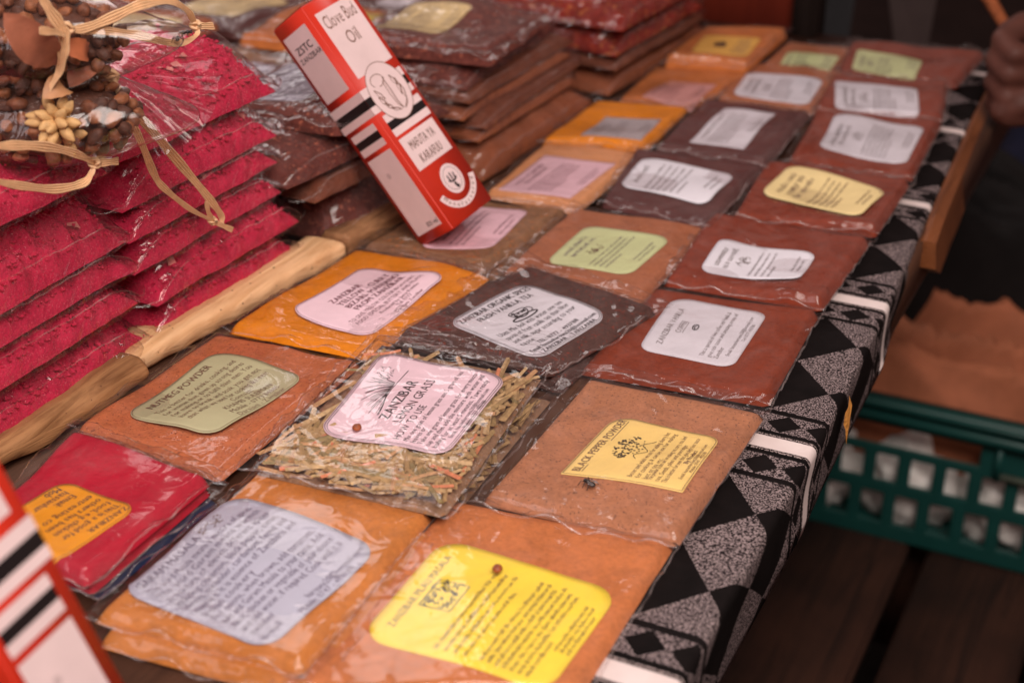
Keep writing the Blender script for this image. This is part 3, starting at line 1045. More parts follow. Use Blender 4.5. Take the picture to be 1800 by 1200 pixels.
# ---- paper and spice colours
WHITE = paper('white_paper', (0.70, 0.68, 0.74))
BLUISH = paper('bluish_paper', (0.45, 0.455, 0.56))
PINK = paper('pink_paper', (0.80, 0.52, 0.60))
LILAC = paper('pale_pink_paper', (0.84, 0.62, 0.70))
YELLOW = paper('bright_yellow_paper', (0.95, 0.72, 0.06))
CREAM = paper('cream_yellow_paper', (0.92, 0.66, 0.22))
PALEY = paper('pale_yellow_paper', (0.78, 0.62, 0.30))
SAGE = paper('sage_green_paper', (0.44, 0.42, 0.25))
GREEN = paper('light_green_paper', (0.60, 0.66, 0.34))
ORANGE = paper('orange_paper', (0.88, 0.36, 0.02))
GREY = paper('grey_paper', (0.45, 0.40, 0.42))

P_PILAU = powder('pilau_powder', (0.6, 0.195, 0.062))
P_PEPPER = powder('pepper_powder', (0.46, 0.19, 0.095), speck=(0.18, 0.08, 0.05))
P_COFFEE = powder('coffee_powder', (0.235, 0.036, 0.011))
P_RED = powder('red_brown_powder', (0.235, 0.04, 0.018))
P_MASALA = powder('masala_powder', (0.62, 0.22, 0.05))
P_NUT = powder('nutmeg_powder', (0.56, 0.165, 0.065), speck=(0.22, 0.06, 0.03))
P_CURRY = powder('turmeric_powder', (0.78, 0.25, 0.008), 0.82, 1.1)
P_PAPRIKA = powder('crimson_powder', (0.48, 0.012, 0.035), 0.8, 1.15, bump=0.2)
P_TEA = powder('dark_tea_leaves', (0.095, 0.042, 0.034), 0.5, 1.7, 260, (0.20, 0.035, 0.02), 60, 0.8)
P_DARK = powder('dark_clove_powder', (0.105, 0.038, 0.036), 0.7, 1.3)
P_HERB = powder('mixed_herb_flakes', (0.30, 0.15, 0.075), 0.5, 1.5, 230, (0.50, 0.16, 0.04), 60, 0.9)
P_BEIGE = powder('ginger_powder', (0.72, 0.32, 0.14), 0.85, 1.1)
P_BROWN = powder('cinnamon_powder', (0.4, 0.135, 0.06))
P_ORANGE = powder('orange_powder', (0.55, 0.17, 0.045))

# ---- packets, nearest first
k = Packet('R1', 'brown spice packet with bright yellow label, nearest beside the cloth', P_PILAU)
k.paper_label(YELLOW, d_pilau, INK_BROWN, 0.012, ink2=INK)
k = Packet('R2', 'brown pepper packet with cream-yellow square-cornered label and a fly on it', P_PEPPER, margins=(0.03, 0.012, 0.03, 0.075), crinkle=1.6, flap=(0.010, 0.001, 0.004, 0.004), creases=14)
k.paper_label(CREAM, d_pepper, INK_BROWN, (0.0008, 0.011, 0.007, 0.0008), border=1, ink2=INK)
PEPPER = k
k = Packet('R3', 'dark red-brown coffee packet with white label, just behind the pepper packet', P_COFFEE)
k.paper_label(WHITE, d_coffee, INK_SOFT, (0.007, 0.012, 0.007, 0.009), ink2=INK)
k = Packet('R4', 'red-brown packet with small white label and crimped right edge, fourth along the cloth', P_RED, crinkle=1.6, lump=0.0015)
k.paper_label(WHITE, d_small(4, 2, 6), INK_SOFT, 0.008, wave=0.002)
k = Packet('R5', 'red-brown packet with pale yellow label next to the cloth', P_RED, crinkle=1.5, lump=0.0015)
k.paper_label(PALEY, d_small(5, 3, 7, False), INK_BROWN, 0.009, wave=0.003)
k = Packet('R6', 'red-brown packet with large white label, behind the pale yellow label', P_RED, crinkle=1.4)
k.paper_label(WHITE, d_small(6, 2, 8), INK_SOFT, 0.010)
k = Packet('R7', 'red-brown packet with wide white label, second from the far end by the cloth', P_RED, crinkle=1.2)
k.paper_label(WHITE, d_small(7, 2, 7), INK_SOFT, 0.007)
k = Packet('R8', 'dark brown packet with pale green label at the far corner by the cloth', P_RED)
k.paper_label(GREEN, d_small(8, 1, 5), INK_SOFT, 0.007)

LAY['M0b'] = (0.0, [(x + 0.006, y - 0.006) for x, y in LAY['M0'][1]], None)
Packet('M0b', 'orange-brown packet without label under the blue-grey labelled masala packet', P_MASALA)
LAY['M0'] = (0.0062,) + LAY['M0'][1:]
k = Packet('M0', 'orange-brown masala packet with pale blue-grey label in the front row', P_MASALA, lump=0.0014)
k.paper_label(BLUISH, d_garam, plain('violet_ink', (0.13, 0.10, 0.16), 0.6), 0.011, wave=0.001, ink2=INK_BROWN)
k = Packet('M3', 'brown packet with light green label in the middle row', P_BROWN, lump=0.0010)
k.paper_label(GREEN, d_small(13, 2, 6), INK_SOFT, 0.010, ink2=INK_BROWN)
k = Packet('M4', 'dark purple-brown packet with rounded white label behind the green-labelled one', P_DARK, crinkle=1.4, lump=0.0013)
k.paper_label(WHITE, d_small(14, 1, 8, False), INK_SOFT, 0.010, wave=0.002)
k = Packet('M5', 'dark brown packet with square-cornered white label', P_DARK, lump=0.0013)
k.paper_label(WHITE, d_small(15, 1, 7, False), INK_SOFT, 0.0006)
k = Packet('M6', 'brown packet with rounded white label, second from the far end of the middle row', P_BROWN)
k.paper_label(WHITE, d_small(16, 2, 6), INK_SOFT, 0.009)
k = Packet('M7', 'brown packet with pale green label at the far end of the middle row', P_BROWN)
k.paper_label(GREEN, d_small(17, 1, 5, False), INK_SOFT, 0.007)

Packet('M2b', 'dark tea packet without label under the vanilla tea packet', P_TEA)
k = Packet('M2', 'dark tea leaf packet with white label and teacup drawing, lying askew', P_TEA, lump=0.0010, film=FILM_CLEAR, margins=(0.03, 0.02, 0.02, 0.05), crinkle=1.5, flap=(0.014, 0.003, 0.004, 0.006), creases=14)
k.paper_label(WHITE, d_vanilla, INK, 0.011, border=2)

Packet('L0c', 'dark blue-wrapped packet at the bottom of the crimson pile', powder('navy_wrap', (0.02, 0.03, 0.08)), th=0.004)
Packet('L0b', 'crimson powder packet under the orange-labelled one', P_PAPRIKA, th=0.005, margins=(0.03, 0.03, 0.03, 0.03))
k = Packet('L0', 'crimson powder packet with orange label turned upside down', P_PAPRIKA, th=0.006, margins=(0.03, 0.02, 0.03, 0.03), crinkle=1.2)
k.paper_label(ORANGE, d_orange, INK_BROWN, 0.009, flip=True, border=1)
k = Packet('L1', 'brown nutmeg packet with wavy sage-green label', P_NUT, lump=0.0016, seed=29)
k.paper_label(SAGE, d_nutmeg, INK_BROWN, 0.010, border=1, wave=0.0032)
k = Packet('L2', 'orange turmeric packet with pink label beside the wooden stick', P_CURRY, lump=0.0017, crinkle=1.6, lift=0.002, flap=(0.002, 0.012, 0.004, 0.006), creases=14)
k.paper_label(LILAC, d_curry, INK_PINK, 0.010, border=1, wave=0.002)
Packet('L3b', 'flaky herb packet without label, underneath the red and white box', P_HERB)
k = Packet('L3', 'flaky brown herb packet with pink label at the foot of the red box', P_HERB, lump=0.0010, film=FILM_CLEAR)
k.paper_label(PINK, d_small(23, 2, 5, False), INK_PINK, 0.008)
k = Packet('L4', 'beige powder packet with square pink label behind the red box', P_BEIGE)
k.paper_label(PINK, d_small(24, 2, 7, False), INK_PINK, 0.0006)
k = Packet('L5', 'bright orange powder packet with small grey label', P_CURRY)
k.paper_label(GREY, d_small(25, 2, 5, False), INK_SOFT, 0.0006, border=1)
k = Packet('L6', 'pale brown packet with faint pink label near the far end', P_ORANGE)
k.paper_label(paper('dull_pink_paper', (0.62, 0.30, 0.28)), d_small(26, 1, 5, False), INK_PINK, 0.0006)
k = Packet('L7', 'orange packet with yellow label and dark blot at the far end', P_ORANGE, th=0.010)
k.paper_label(paper('ochre_paper', (0.80, 0.46, 0.10)), lambda p, q, A, B, rg: ([q.dot(A * 0.5 + A * rg.uniform(-.12, .12), B * 0.4 + B * rg.uniform(-.08, .08), 0.0022) for _ in range(22)], scrawls(p, 4, A, B * 0.7, B * 0.07, B * 0.05, rg))[1], INK_SOFT, 0.007, ink2=INK)


# ---- lemon grass bags: every cut blade near the top is a piece of its own
STRAW_COL = [(0.43, 0.28, 0.13), (0.33, 0.22, 0.095), (0.54, 0.37, 0.19), (0.62, 0.22, 0.11), (0.27, 0.20, 0.09), (0.48, 0.27, 0.13)]
STRAWS = []
for i, c in enumerate(STRAW_COL):
    for L, w in ((0.027, 0.0030), (0.034, 0.0038), (0.020, 0.0024)):
        n = 4
        V = []
        bend = random.uniform(-0.0012, 0.0012)
        for j in range(n):
            f = j / (n - 1)
            yy = (f - 0.5) * L
            zz = bend * math.sin(f * math.pi)
            ww = w * (1 - 0.15 * f)
            V += [(-ww / 2, yy, zz), (0, yy, zz + 0.0010), (ww / 2, yy, zz), (0, yy, zz - 0.0002)]
        F = []
        for j in range(n - 1):
            for k_ in range(4):
                a, b = j * 4 + k_, j * 4 + (k_ + 1) % 4
                F.append((a, b, b + 4, a + 4))
        F += [(3, 2, 1, 0), (12, 13, 14, 15)]
        me = bpy.data.meshes.new('cut_blade')
        me.from_pydata(V, [], F)
        me.materials.append(plain('lemon_grass_%d' % i, c, 0.6, 0.3, 0.35, 400, 0.2))
        STRAWS.append(me)


def straw_fill(pk, count, single, region):
    rg = random.Random(pk.seed)
    bulkV, bulkF = [], []
    placed = 0
    for i in range(count):
        s, t = rg.uniform(*region[0]), region[1][0] + (region[1][1] - region[1][0]) * rg.random() ** 1.5
        if ((s < 0.40 and t > 0.33) or (t > 0.66 and s < 0.8)) and rg.random() < 0.92:
            continue
        p = pk.xy(np.array([s]), np.array([t]))
        h = float(pk.H(np.array([s]), np.array([t]), p)[0])
        x, y = p[0] - pk.c
        z = max(0.001, h - 0.0004 - rg.random() ** 1.6 * 0.0036)
        rz = rg.choice([rg.gauss(-0.1, 0.3), rg.gauss(0.0, 0.5), rg.gauss(-1.1, 0.35), rg.gauss(0.7, 0.3)])
        me = rg.choice(STRAWS)
        rot = Matrix.Rotation(rz, 4, 'Z') @ Matrix.Rotation(rg.gauss(0, 0.035), 4, 'X') @ Matrix.Rotation(rg.gauss(0, 0.2), 4, 'Y')
        hl = max(v.co.y for v in me.vertices)
        ends = np.array([[p[0][0] + hl * math.sin(rz) * q, p[0][1] + hl * math.cos(rz) * q * -1] for q in (-1, 1)])
        es, et = pk.inv(ends)
        if es.min() < 0.025 or es.max() > 0.975 or et.min() < 0.02 or et.max() > 0.93:
            continue
        mt = Matrix.Translation((x, y, z)) @ rot
        placed += 1
        if placed <= single:
            o = bpy.data.objects.new('cut_blade', me)
            C.objects.link(o)
            o.parent = pk.root
            o.matrix_local = mt
        else:
            b = len(bulkV)
            bulkV += [tuple(mt @ v.co) for v in me.vertices]
            bulkF += [tuple(b + q for q in f.vertices) for f in me.polygons]
    if bulkV:
        mesh('loose_blades', bulkV, bulkF, pk.root, plain('lemon_grass_0', (0.44, 0.30, 0.12)), False, 'stuff')


P_GRASS = powder('cut_grass_bed', (0.34, 0.20, 0.12), 0.5, 1.5, 200, (0.36, 0.16, 0.06), 90, 0.9)
k = Packet('M1b', 'clear bag of cut lemon grass without label, underneath another', P_GRASS, th=0.006, contents='grass_bed', name='lemon_grass_bag', group='lemon grass bags', film=FILM_CLEAR)
straw_fill(k, 600, 90, ((0.08, 0.96), (0.05, 0.92)))
k = Packet('M1', 'clear bag of cut lemon grass with pale pink label on top of another', P_GRASS, th=0.0085, margins=(0.03, 0.02, 0.015, 0.08), contents='grass_bed', name='lemon_grass_bag',
           group='lemon grass bags', film=FILM_CLEAR, crinkle=1.4, lift=0.002, gap=0.0032, flap=(0.003, 0.003, 0.003, 0.003), creases=12)
straw_fill(k, 900, 290, ((0.06, 0.95), (0.04, 0.86)))
k.paper_label(LILAC, d_lemon, INK, 0.010, border=2)
LEMON = k

# ================================================================== pouches piled up behind the rows
def vor(x, y, z):
    return mnoise.voronoi(Vector((x, y, z)))[0]


def pouch(label, cat, name, xe, y0, y1, depth, z0, th, mat, group, seed, lump=0.0062, lscale=105, band=0.005, rot=0.0,
          film=None, chips=0, chip_mat=None, seam_mat=None, inner='filling', ext=0.014, taper=0.028, crumbs=0, tip=0.0):
    """flat-bottomed plastic pouch; its long edge faces +x, the filling bulges up behind a low rim"""
    rg = random.Random(seed)
    yc, L = (y0 + y1) / 2, y1 - y0
    root = thing(name, label, cat, (xe, yc, z0), group, (rg.uniform(-tip, tip), rg.uniform(-tip, tip) * 0.6, rot))
    w = sines(seed, 6, 0.03, 0.09)

    def base(d, y):
        e = np.clip((L / 2 - np.abs(y)) / taper, 0, 1)
        g = np.sin(e * np.pi / 2) ** 0.7
        f = np.minimum(np.clip(d / 0.032, 0, 1), np.clip((depth - d) / 0.03, 0, 1))
        z = band + (th - band) * np.sin(f * np.pi / 2)
        return 0.0008 + g * z * (1 + 0.10 * w(d * 1.0, y)), g

    nd, ny = 26, 62
    ds = np.concatenate([[0, 0.0006], 0.0006 + (np.linspace(0, 1, nd - 2) ** 1.3)[1:] * (depth - 0.0012), [depth]])
    nd = len(ds)
    D, Y = np.meshgrid(ds, np.linspace(-L / 2, L / 2, ny))
    Z, G = base(D, Y)
    edge = 0.0009 * w(Y, Y * 0.3)
    V = np.zeros((ny, nd, 3))
    for j in range(ny):
        for i in range(nd):
            d, y = D[j, i], Y[j, i]
            dd = vor(d * lscale + seed, y * lscale, seed * 0.7)
            n = max(0.0, 1 - dd[0] * 1.3) + 0.22 * mnoise.noise(Vector((d * 420, y * 420, seed)))
            n += 0.35 * max(0.0, 1 - vor(d * lscale * 2.6, y * lscale * 2.6, seed)[0])
            amp = lump * G[j, i] * min(1, d / 0.005 + 0.2)
            z = Z[j, i] + amp * (n - 0.4)
            x = -d + edge[j, i] * max(0, 1 - d / 0.03)
            if crumbs:
                x += amp * (n - 0.55) * 0.6 * max(0, 1 - d / 0.04)
            V[j, i] = (x, y, z)
    V[:, 0, 2] = 0.0003
    V[:, -1, 2] = 0.0003
    F = grid_faces(nd, ny, flip=True)
    F.append([i for i in range(nd)])
    F.append([(ny - 1) * nd + i for i in range(nd)][::-1])
    F.append([j * nd for j in range(ny)][::-1])
    F.append([j * nd + nd - 1 for j in range(ny)])
    mesh(inner, V.reshape(-1, 3), F[:-2], root, mat)
    if crumbs:                                            # loose crumbs, too many and too small to count
        bv, bf = [], []
        ico = [(0, 0, 1), (0.9, 0, 0.2), (0.28, 0.85, 0.2), (-0.72, 0.53, 0.2), (-0.72, -0.53, 0.2), (0.28, -0.85, 0.2), (0, 0, -0.8)]
        for c_ in range(crumbs):
            j, i = rg.randrange(2, ny - 2), rg.randrange(2, nd - 4) if rg.random() < 0.25 else rg.randrange(2, 14)
            p = V[j, i] + (rg.uniform(-.002, .002), rg.uniform(-.002, .002), 0)
            r_ = rg.choice([0.0007, 0.0010, 0.0013, 0.0019]) * G[j, i]
            rot_ = Matrix.Rotation(rg.uniform(0, 6.28), 3, rg.choice('XYZ')) @ Matrix.Rotation(rg.uniform(0, 6.28), 3, 'Z')
            o_ = len(bv)
            for q_ in ico:
                w_ = rot_ @ Vector(q_) * r_ * rg.uniform(0.7, 1.3)
                bv.append((p[0] + w_.x, p[1] + w_.y, max(p[2] + w_.z + r_ * 0.3, 0.0006)))
            for q_ in range(5):
                a_, b_ = 1 + q_, 1 + (q_ + 1) % 5
                bf += [(o_, o_ + a_, o_ + b_), (o_ + 6, o_ + b_, o_ + a_)]
        mesh('petal_crumbs', bv, bf, root, mat, False, 'stuff')
    # film
    ny2 = 70
    D, Y = np.meshgrid(ds, np.linspace(-L / 2 - ext, L / 2 + ext, ny2))
    Z, G = base(D, Y)
    w2 = sines(seed + 9, 9, 0.008, 0.022)
    out = np.clip((np.abs(Y) - L / 2 + 0.02) / (ext + 0.02), 0, 1)
    Zf = Z + lump * 0.92 * G + 0.001 + (0.0012 * G * np.clip(D / 0.01, 0, 1) if crumbs else 0) + out * (0.0025 * np.abs(w2(D, Y)) + 0.0015) + 0.0006 * w2(D, Y) * G
    edge = 0.0009 * w(Y, Y * 0.3)
    X = -D + edge * np.clip(1 - D / 0.03, 0, 1) + 0.0014 * (D < 0.001) + (0.0026 * np.clip(1 - D / 0.03, 0, 1) if crumbs else 0) - out * 0.010 * np.clip(1 - D / 0.05, 0, 1) * (np.abs(Y) / (L / 2 + ext)) ** 8
    Zf[:, 0] = 0.0004 + out[:, 0] * 0.003
    V = np.stack([X, Y, Zf], -1)
    mesh('film', V.reshape(-1, 3), grid_faces(nd, ny2, flip=True), root, film or FILM_SOFT)
    # the pale fold line above the rim
    pts = V[:, 1]
    q = []
    for p in pts:
        q += [p + (0.0003, 0, -0.0002), p + (0.0005, 0, 0.0002), p + (-0.0002, 0, 0.0004)]
    f = []
    for j in range(ny2 - 1):
        f += [(3 * j, 3 * j + 3, 3 * j + 4, 3 * j + 1), (3 * j + 1, 3 * j + 4, 3 * j + 5, 3 * j + 2)]
    mesh('fold_edge', q, f, root, seam_mat or SEAM)
    for c in range(chips):
        d = rg.uniform(0.007, 0.028)
        y = rg.uniform(-0.44, 0.44) * L
        i = int(np.argmin(abs(ds - d)))
        j = int((y / L + 0.5) * (ny - 1))
        zz = float(base(np.array(d), np.array(y))[0]) + lump * 0.3
        a, ln, wd = rg.uniform(0, 3.1), rg.uniform(0.005, 0.011), rg.uniform(0.002, 0.005)
        ca, sa = math.cos(a), math.sin(a)
        vv = []
        for (p_, q_, h_) in ((-.5, -.5, 0), (.5, -.35, .001), (.45, .4, 0), (-.4, .5, .0008), (0, 0, .0014)):
            lx, ly = p_ * wd, q_ * ln
            vv.append((-d + lx * ca - ly * sa, y + lx * sa + ly * ca, zz + h_ - (lx * ca - ly * sa) * 0.45))
        mesh('petal_chip', vv, [(0, 1, 4), (1, 2, 4), (2, 3, 4), (3, 0, 4)], root, chip_mat, True)
    return root


PINKFILL = powder('pink_petal_crumble', (0.74, 0.026, 0.095), 0.50, 1.3, 620, (0.80, 0.13, 0.19), 110, 0.8)
PINKSEAM = film_mat('pink_fold', 0.09, 0.3, (0.95, 0.75, 0.78), 1.2, 60)
CHIP = plain('pale_petal', (0.66, 0.22, 0.20), 0.5, 0.4, 0.3, 200)
ordF = ['bottom', 'second lowest', 'middle', 'second highest', 'top']
zF = [(0.011, 0.024, 0.597), (0.038, 0.020, 0.590), (0.058, 0.020, 0.589), (0.076, 0.040, 0.586), (0.118, 0.030, 0.575)]
for i, (z, th, ye) in enumerate(zF):
    pouch('%s pink pouch in the front pile under the clove bags' % ordF[i], 'pouch', 'pink_pouch', -0.503 + [0, .002, .001, .003, .004][i], ye - 0.150, ye - 0.010, 0.10, z, th,
          PINKFILL, 'pink pouches in two piles', 31 + i, chips=5, crumbs=1200, lump=0.0085, lscale=100, band=0.007, chip_mat=CHIP, seam_mat=PINKSEAM, rot=[0, .02, -.01, .015, -0.03][i])
ordS = ['bottom', 'second lowest', 'third lowest', 'fourth lowest', 'second highest', 'top']
zS = [(0.010, 0.021, 0.735), (0.031, 0.025, 0.734), (0.054, 0.022, 0.722), (0.074, 0.018, 0.719), (0.091, 0.027, 0.719), (0.117, 0.030, 0.722)]
for i, (z, th, ye) in enumerate(zS):
    pouch('%s pink pouch in the rear pile left of the red box' % ordS[i], 'pouch', 'pink_pouch', -0.500 + [0, .003, 0, .002, .001, 0][i], ye - 0.142, ye - 0.008, 0.10, z, th,
          PINKFILL, 'pink pouches in two piles', 51 + i, chips=4, crumbs=1200, lump=0.0085, lscale=100, band=0.007, chip_mat=CHIP, seam_mat=PINKSEAM, rot=[-.06, -.05, -.03, -.02, -.04, -.05][i])

BARK = powder('dark_bark_chips', (0.16, 0.045, 0.035), 0.4, 1.7, 200, (0.42, 0.13, 0.08), 70, 0.9)
BROWNF = powder('brown_seed_fill', (0.20, 0.065, 0.035), 0.6, 1.5, 300, None, 50, 0.6)
REDF = powder('red_chilli_fill', (0.24, 0.02, 0.012), 0.3, 2.0, 150, (0.45, 0.14, 0.03), 70, 0.9)
WARMF = powder('warm_brown_fill', (0.30, 0.095, 0.042), 0.75, 1.3, 260)
FILM_BACK = film_mat('dusty_film', 0.012, 0.45, (0.95, 0.92, 0.92), 1.1, 30)
P0 = [(0.006, 0.036, BARK, 'lowest dark bark chip pouch behind the rear pink pile'), (0.040, 0.017, BROWNF, 'middle brown seed pouch behind the rear pink pile'),
      (0.056, 0.018, BARK, 'highest dark pouch behind the rear pink pile, below the red box top')]
for i, (z, th, mt, lb) in enumerate(P0):
    pouch(lb, 'pouch', 'brown_pouch', -0.478 - 0.002 * i, 0.752 - 0.02 * i, 0.885, 0.12, z, th, mt, 'brown pouches piled behind the red box', 71 + i,
          lump=0.006, lscale=75, film=FILM_BACK, rot=-0.05 - 0.03 * i, tip=0.03)
P1 = [(0.002, 0.026, WARMF, 0.0012), (0.027, 0.010, WARMF, 0.002), (0.036, 0.010, BROWNF, 0.002), (0.045, 0.010, WARMF, 0.003), (0.054, 0.011, BROWNF, 0.003), (0.063, 0.012, BARK, 0.004)]
ordP = ['lowest', 'second lowest', 'third lowest', 'third highest', 'second highest', 'topmost']
for i, (z, th, mt, lm) in enumerate(P1):
    pouch('%s brown pouch in the tall pile right of the red box' % ordP[i], 'pouch', 'brown_pouch', -0.452 - 0.004 * (i % 2) - 0.004 * i, 0.90 + 0.006 * (i % 3), 1.082 - 0.012 * (i % 2), 0.13, z, th, mt,
          'brown pouches piled behind the red box', 81 + i, lump=lm, film=FILM_BACK, tip=0.02, rot=-0.045 + 0.03 * (i % 3), band=0.011 if i == 0 else 0.005)
P2 = [(0.002, 0.024, WARMF, 0.0015), (0.025, 0.014, BROWNF, 0.003), (0.038, 0.022, REDF, 0.007), (0.058, 0.016, REDF, 0.007)]
ordQ = ['lowest', 'second lowest', 'second highest', 'topmost']
for i, (z, th, mt, lm) in enumerate(P2):
    pouch('%s pouch of the far red-brown pile next to the red board' % ordQ[i], 'pouch', 'brown_pouch', -0.438 + 0.002 * i, 1.108, 1.31 - 0.02 * i, 0.13, z, th, mt,
          'pouches in the far pile', 91 + i, lump=lm, film=FILM_BACK, tip=0.02, rot=-0.10 + 0.03 * (i % 2), band=0.009 if i == 0 else 0.005)

# second bank behind: pouches with labelled packets on top
BACKTOP = [  # x edge, y0, y1, fill, label paper, text
    (-0.615, 0.700, 0.815, P_BROWN, GREEN, 'brown packet with green label lying behind the pink piles, lower left'),
    (-0.600, 0.822, 0.945, P_HERB, BLUISH, 'herb packet with pale blue label lying behind the rear pink pile'),
    (-0.590, 0.952, 1.075, P_ORANGE, YELLOW, 'orange packet with yellow label lying behind the brown piles'),
    (-0.580, 1.082, 1.205, P_DARK, WHITE, 'dark packet with white label lying behind the brown piles near the far end'),
    (-0.742, 0.740, 0.862, P_ORANGE, PALEY, 'orange packet with pale yellow label in the rear bank, left'),
    (-0.730, 0.870, 0.992, P_BROWN, PALEY, 'brown packet with pale yellow label in the rear bank, centre'),
    (-0.715, 1.000, 1.122, P_DARK, PALEY, 'dark packet with pale yellow label in the rear bank, right'),
    (-0.705, 1.130, 1.252, P_BROWN, WHITE, 'brown packet with white label in the rear bank, far right'),
    (-0.862, 0.860, 0.982, P_DARK, WHITE, 'dark packet with white label in the hindmost bank, left'),
    (-0.850, 0.990, 1.112, P_ORANGE, GREEN, 'orange packet with green label in the hindmost bank, centre'),
    (-0.838, 1.120, 1.242, P_DARK, WHITE, 'dark packet with white label in the hindmost bank, right'),
]
SHORT = ['green-labelled packet behind the pink piles', 'blue-labelled packet behind the rear pink pile', 'bright yellow label behind the brown piles', 'white-labelled packet behind the brown piles',
         'pale yellow label in the rear bank, left', 'pale yellow label in the rear bank, centre', 'pale yellow label in the rear bank, right', 'white label in the rear bank, far right',
         'white label in the hindmost bank, left', 'green label in the hindmost bank, centre', 'white label in the hindmost bank, right']
for i, (xe, y0, y1, pw, pap, lb) in enumerate(BACKTOP):
    rg = random.Random(200 + i)
    a = rg.uniform(-0.12, 0.12)
    zt = 0.040 + 0.006 * (i % 3)
    h = zt / 2 - 0.001
    short = SHORT[i]
    for s_ in range(2):
        pouch('%s plain pouch under the %s' % (('lower', 'upper')[s_], short), 
              'pouch', 'brown_pouch', xe, y0 + 0.004, y1 - 0.004, 0.115, 0.0015 + s_ * (h + 0.001), h, (WARMF, BROWNF)[s_], 'plain pouches in the rear banks', 300 + i * 2 + s_, lump=0.001,
              film=FILM_BACK, taper=0.012, ext=0.004)
    c = np.array([xe - 0.057, (y0 + y1) / 2])
    R2 = np.array([[math.cos(a), -math.sin(a)], [math.sin(a), math.cos(a)]])
    qd = [tuple(c + R2 @ np.array(p)) for p in ((-0.052, 0.058), (0.052, 0.058), (0.052, -0.058), (-0.052, -0.058))]
    off = np.array([rg.uniform(-.006, .006), rg.uniform(-.006, .006)])
    ql = [tuple(c + off + R2 @ np.array(p)) for p in ((-0.031, 0.036), (0.031, 0.036), (0.031, -0.036), (-0.031, -0.036))]
    LAY['B%d' % i] = (zt + 0.002, qd, ql)
    k = Packet('B%d' % i, lb, pw, film=FILM_BACK, crinkle=2.0, lift=0.004, group='labelled packets on the rear banks', th=0.009, lump=0.003)
    k.paper_label(pap, d_small(40 + i, 2, 6, False), INK_SOFT, 0.007)
# loose labelled packets on top of the nearer brown piles
for nm, z, qd, ql, pw, pap, lb in (
        ('T0', 0.0755, [(-0.585, 0.865), (-0.487, 0.872), (-0.484, 0.760), (-0.580, 0.752)], [(-0.575, 0.845), (-0.520, 0.848), (-0.518, 0.775), (-0.572, 0.772)], BARK, BLUISH,
         'bark packet with pale blue label on the pile left of the red box'),
        ('T1', 0.0765, [(-0.575, 1.035), (-0.470, 1.045), (-0.462, 0.925), (-0.565, 0.912)], [(-0.570, 1.01), (-0.520, 1.015), (-0.515, 0.945), (-0.565, 0.94)], BARK, PALEY,
         'bark packet with pale yellow label on the pile right of the red box')):
    LAY[nm] = (z, qd, ql)
    k = Packet(nm, lb, pw, film=FILM_BACK, crinkle=2.2, lift=0.004, group='labelled packets on the nearer piles', th=0.011, lump=0.0035, flap=(0.006, 0.008, 0.008, 0.008), creases=16)
    k.paper_label(pap, d_small(60 + len(nm), 2, 6, False), INK_SOFT, 0.007)


# ================================================================== wooden sticks in front of the pink piles
def stick(name, label, pts, hw, hh, mat, seed, ridges=0.0):
    w = sines(seed, 7, 0.01, 0.06)
    w2 = sines(seed + 4, 6, 0.03, 0.2)
    V, F = [], []
    n = 22
    P = np.array(pts)
    tt = np.linspace(0, 1, len(P))
    m_ = 90
    for j in range(m_):
        f = j / (m_ - 1)
        c = [np.interp(f, tt, P[:, k]) for k in range(3)]
        end = min(1, 0.90 + min(f, 1 - f) * 10)
        for k in range(n):
            a = 2 * math.pi * k / n
            ca, sa = math.cos(a), math.sin(a)
            r = 1 + 0.05 * float(w2(np.array(f * 0.4), np.array(a * 0.02))) + ridges * float(w(np.array(f * 0.06), np.array(a * 0.03)))
            x = hw * np.sign(ca) * abs(ca) ** 0.5 * r * end
            z = hh * np.sign(sa) * abs(sa) ** 0.5 * r * end
            V.append((c[0] + x, c[1], max(c[2] + z, 0.0008)))
    for j in range(m_ - 1):
        for k in range(n):
            a, b = j * n + k, j * n + (k + 1) % n
            F.append((a, b, b + n, a + n))
    F.append(tuple(range(n))[::-1])
    F.append(tuple(range((m_ - 1) * n, m_ * n)))
    o = mesh(name, V, F, None, mat)
    return o


def bark_mat(name, col, dark, spots):
    t = NT(name)
    mp = t.n('ShaderNodeMapping')
    mp.inputs['Scale'].default_value = (1, 0.12, 1)
    t.l(t.coord(), mp.inputs[0])
    a = t.noise(mp.outputs[0], 150, 5, 0.6, 0.8)
    b = t.noise(t.coord(), 26, 4, 0.6)
    s = t.noise(t.coord(), 210, 2, 0.5)
    c = t.ramp(a, [(0.3, dark), (0.55, col), (0.85, sc(col, 1.12))])
    c = t.mix(t.ramp(b, [(0.45, (0, 0, 0)), (0.8, (0.5, 0.5, 0.5))]), c, dark)
    c = t.mix(t.ramp(s, [(spots, (0, 0, 0)), (spots + 0.03, (1, 1, 1))]), c, (0.13, 0.05, 0.025))
    return t.done(t.principled(c, 0.6, t.bump(a, 0.5, 0.003), 0.3))


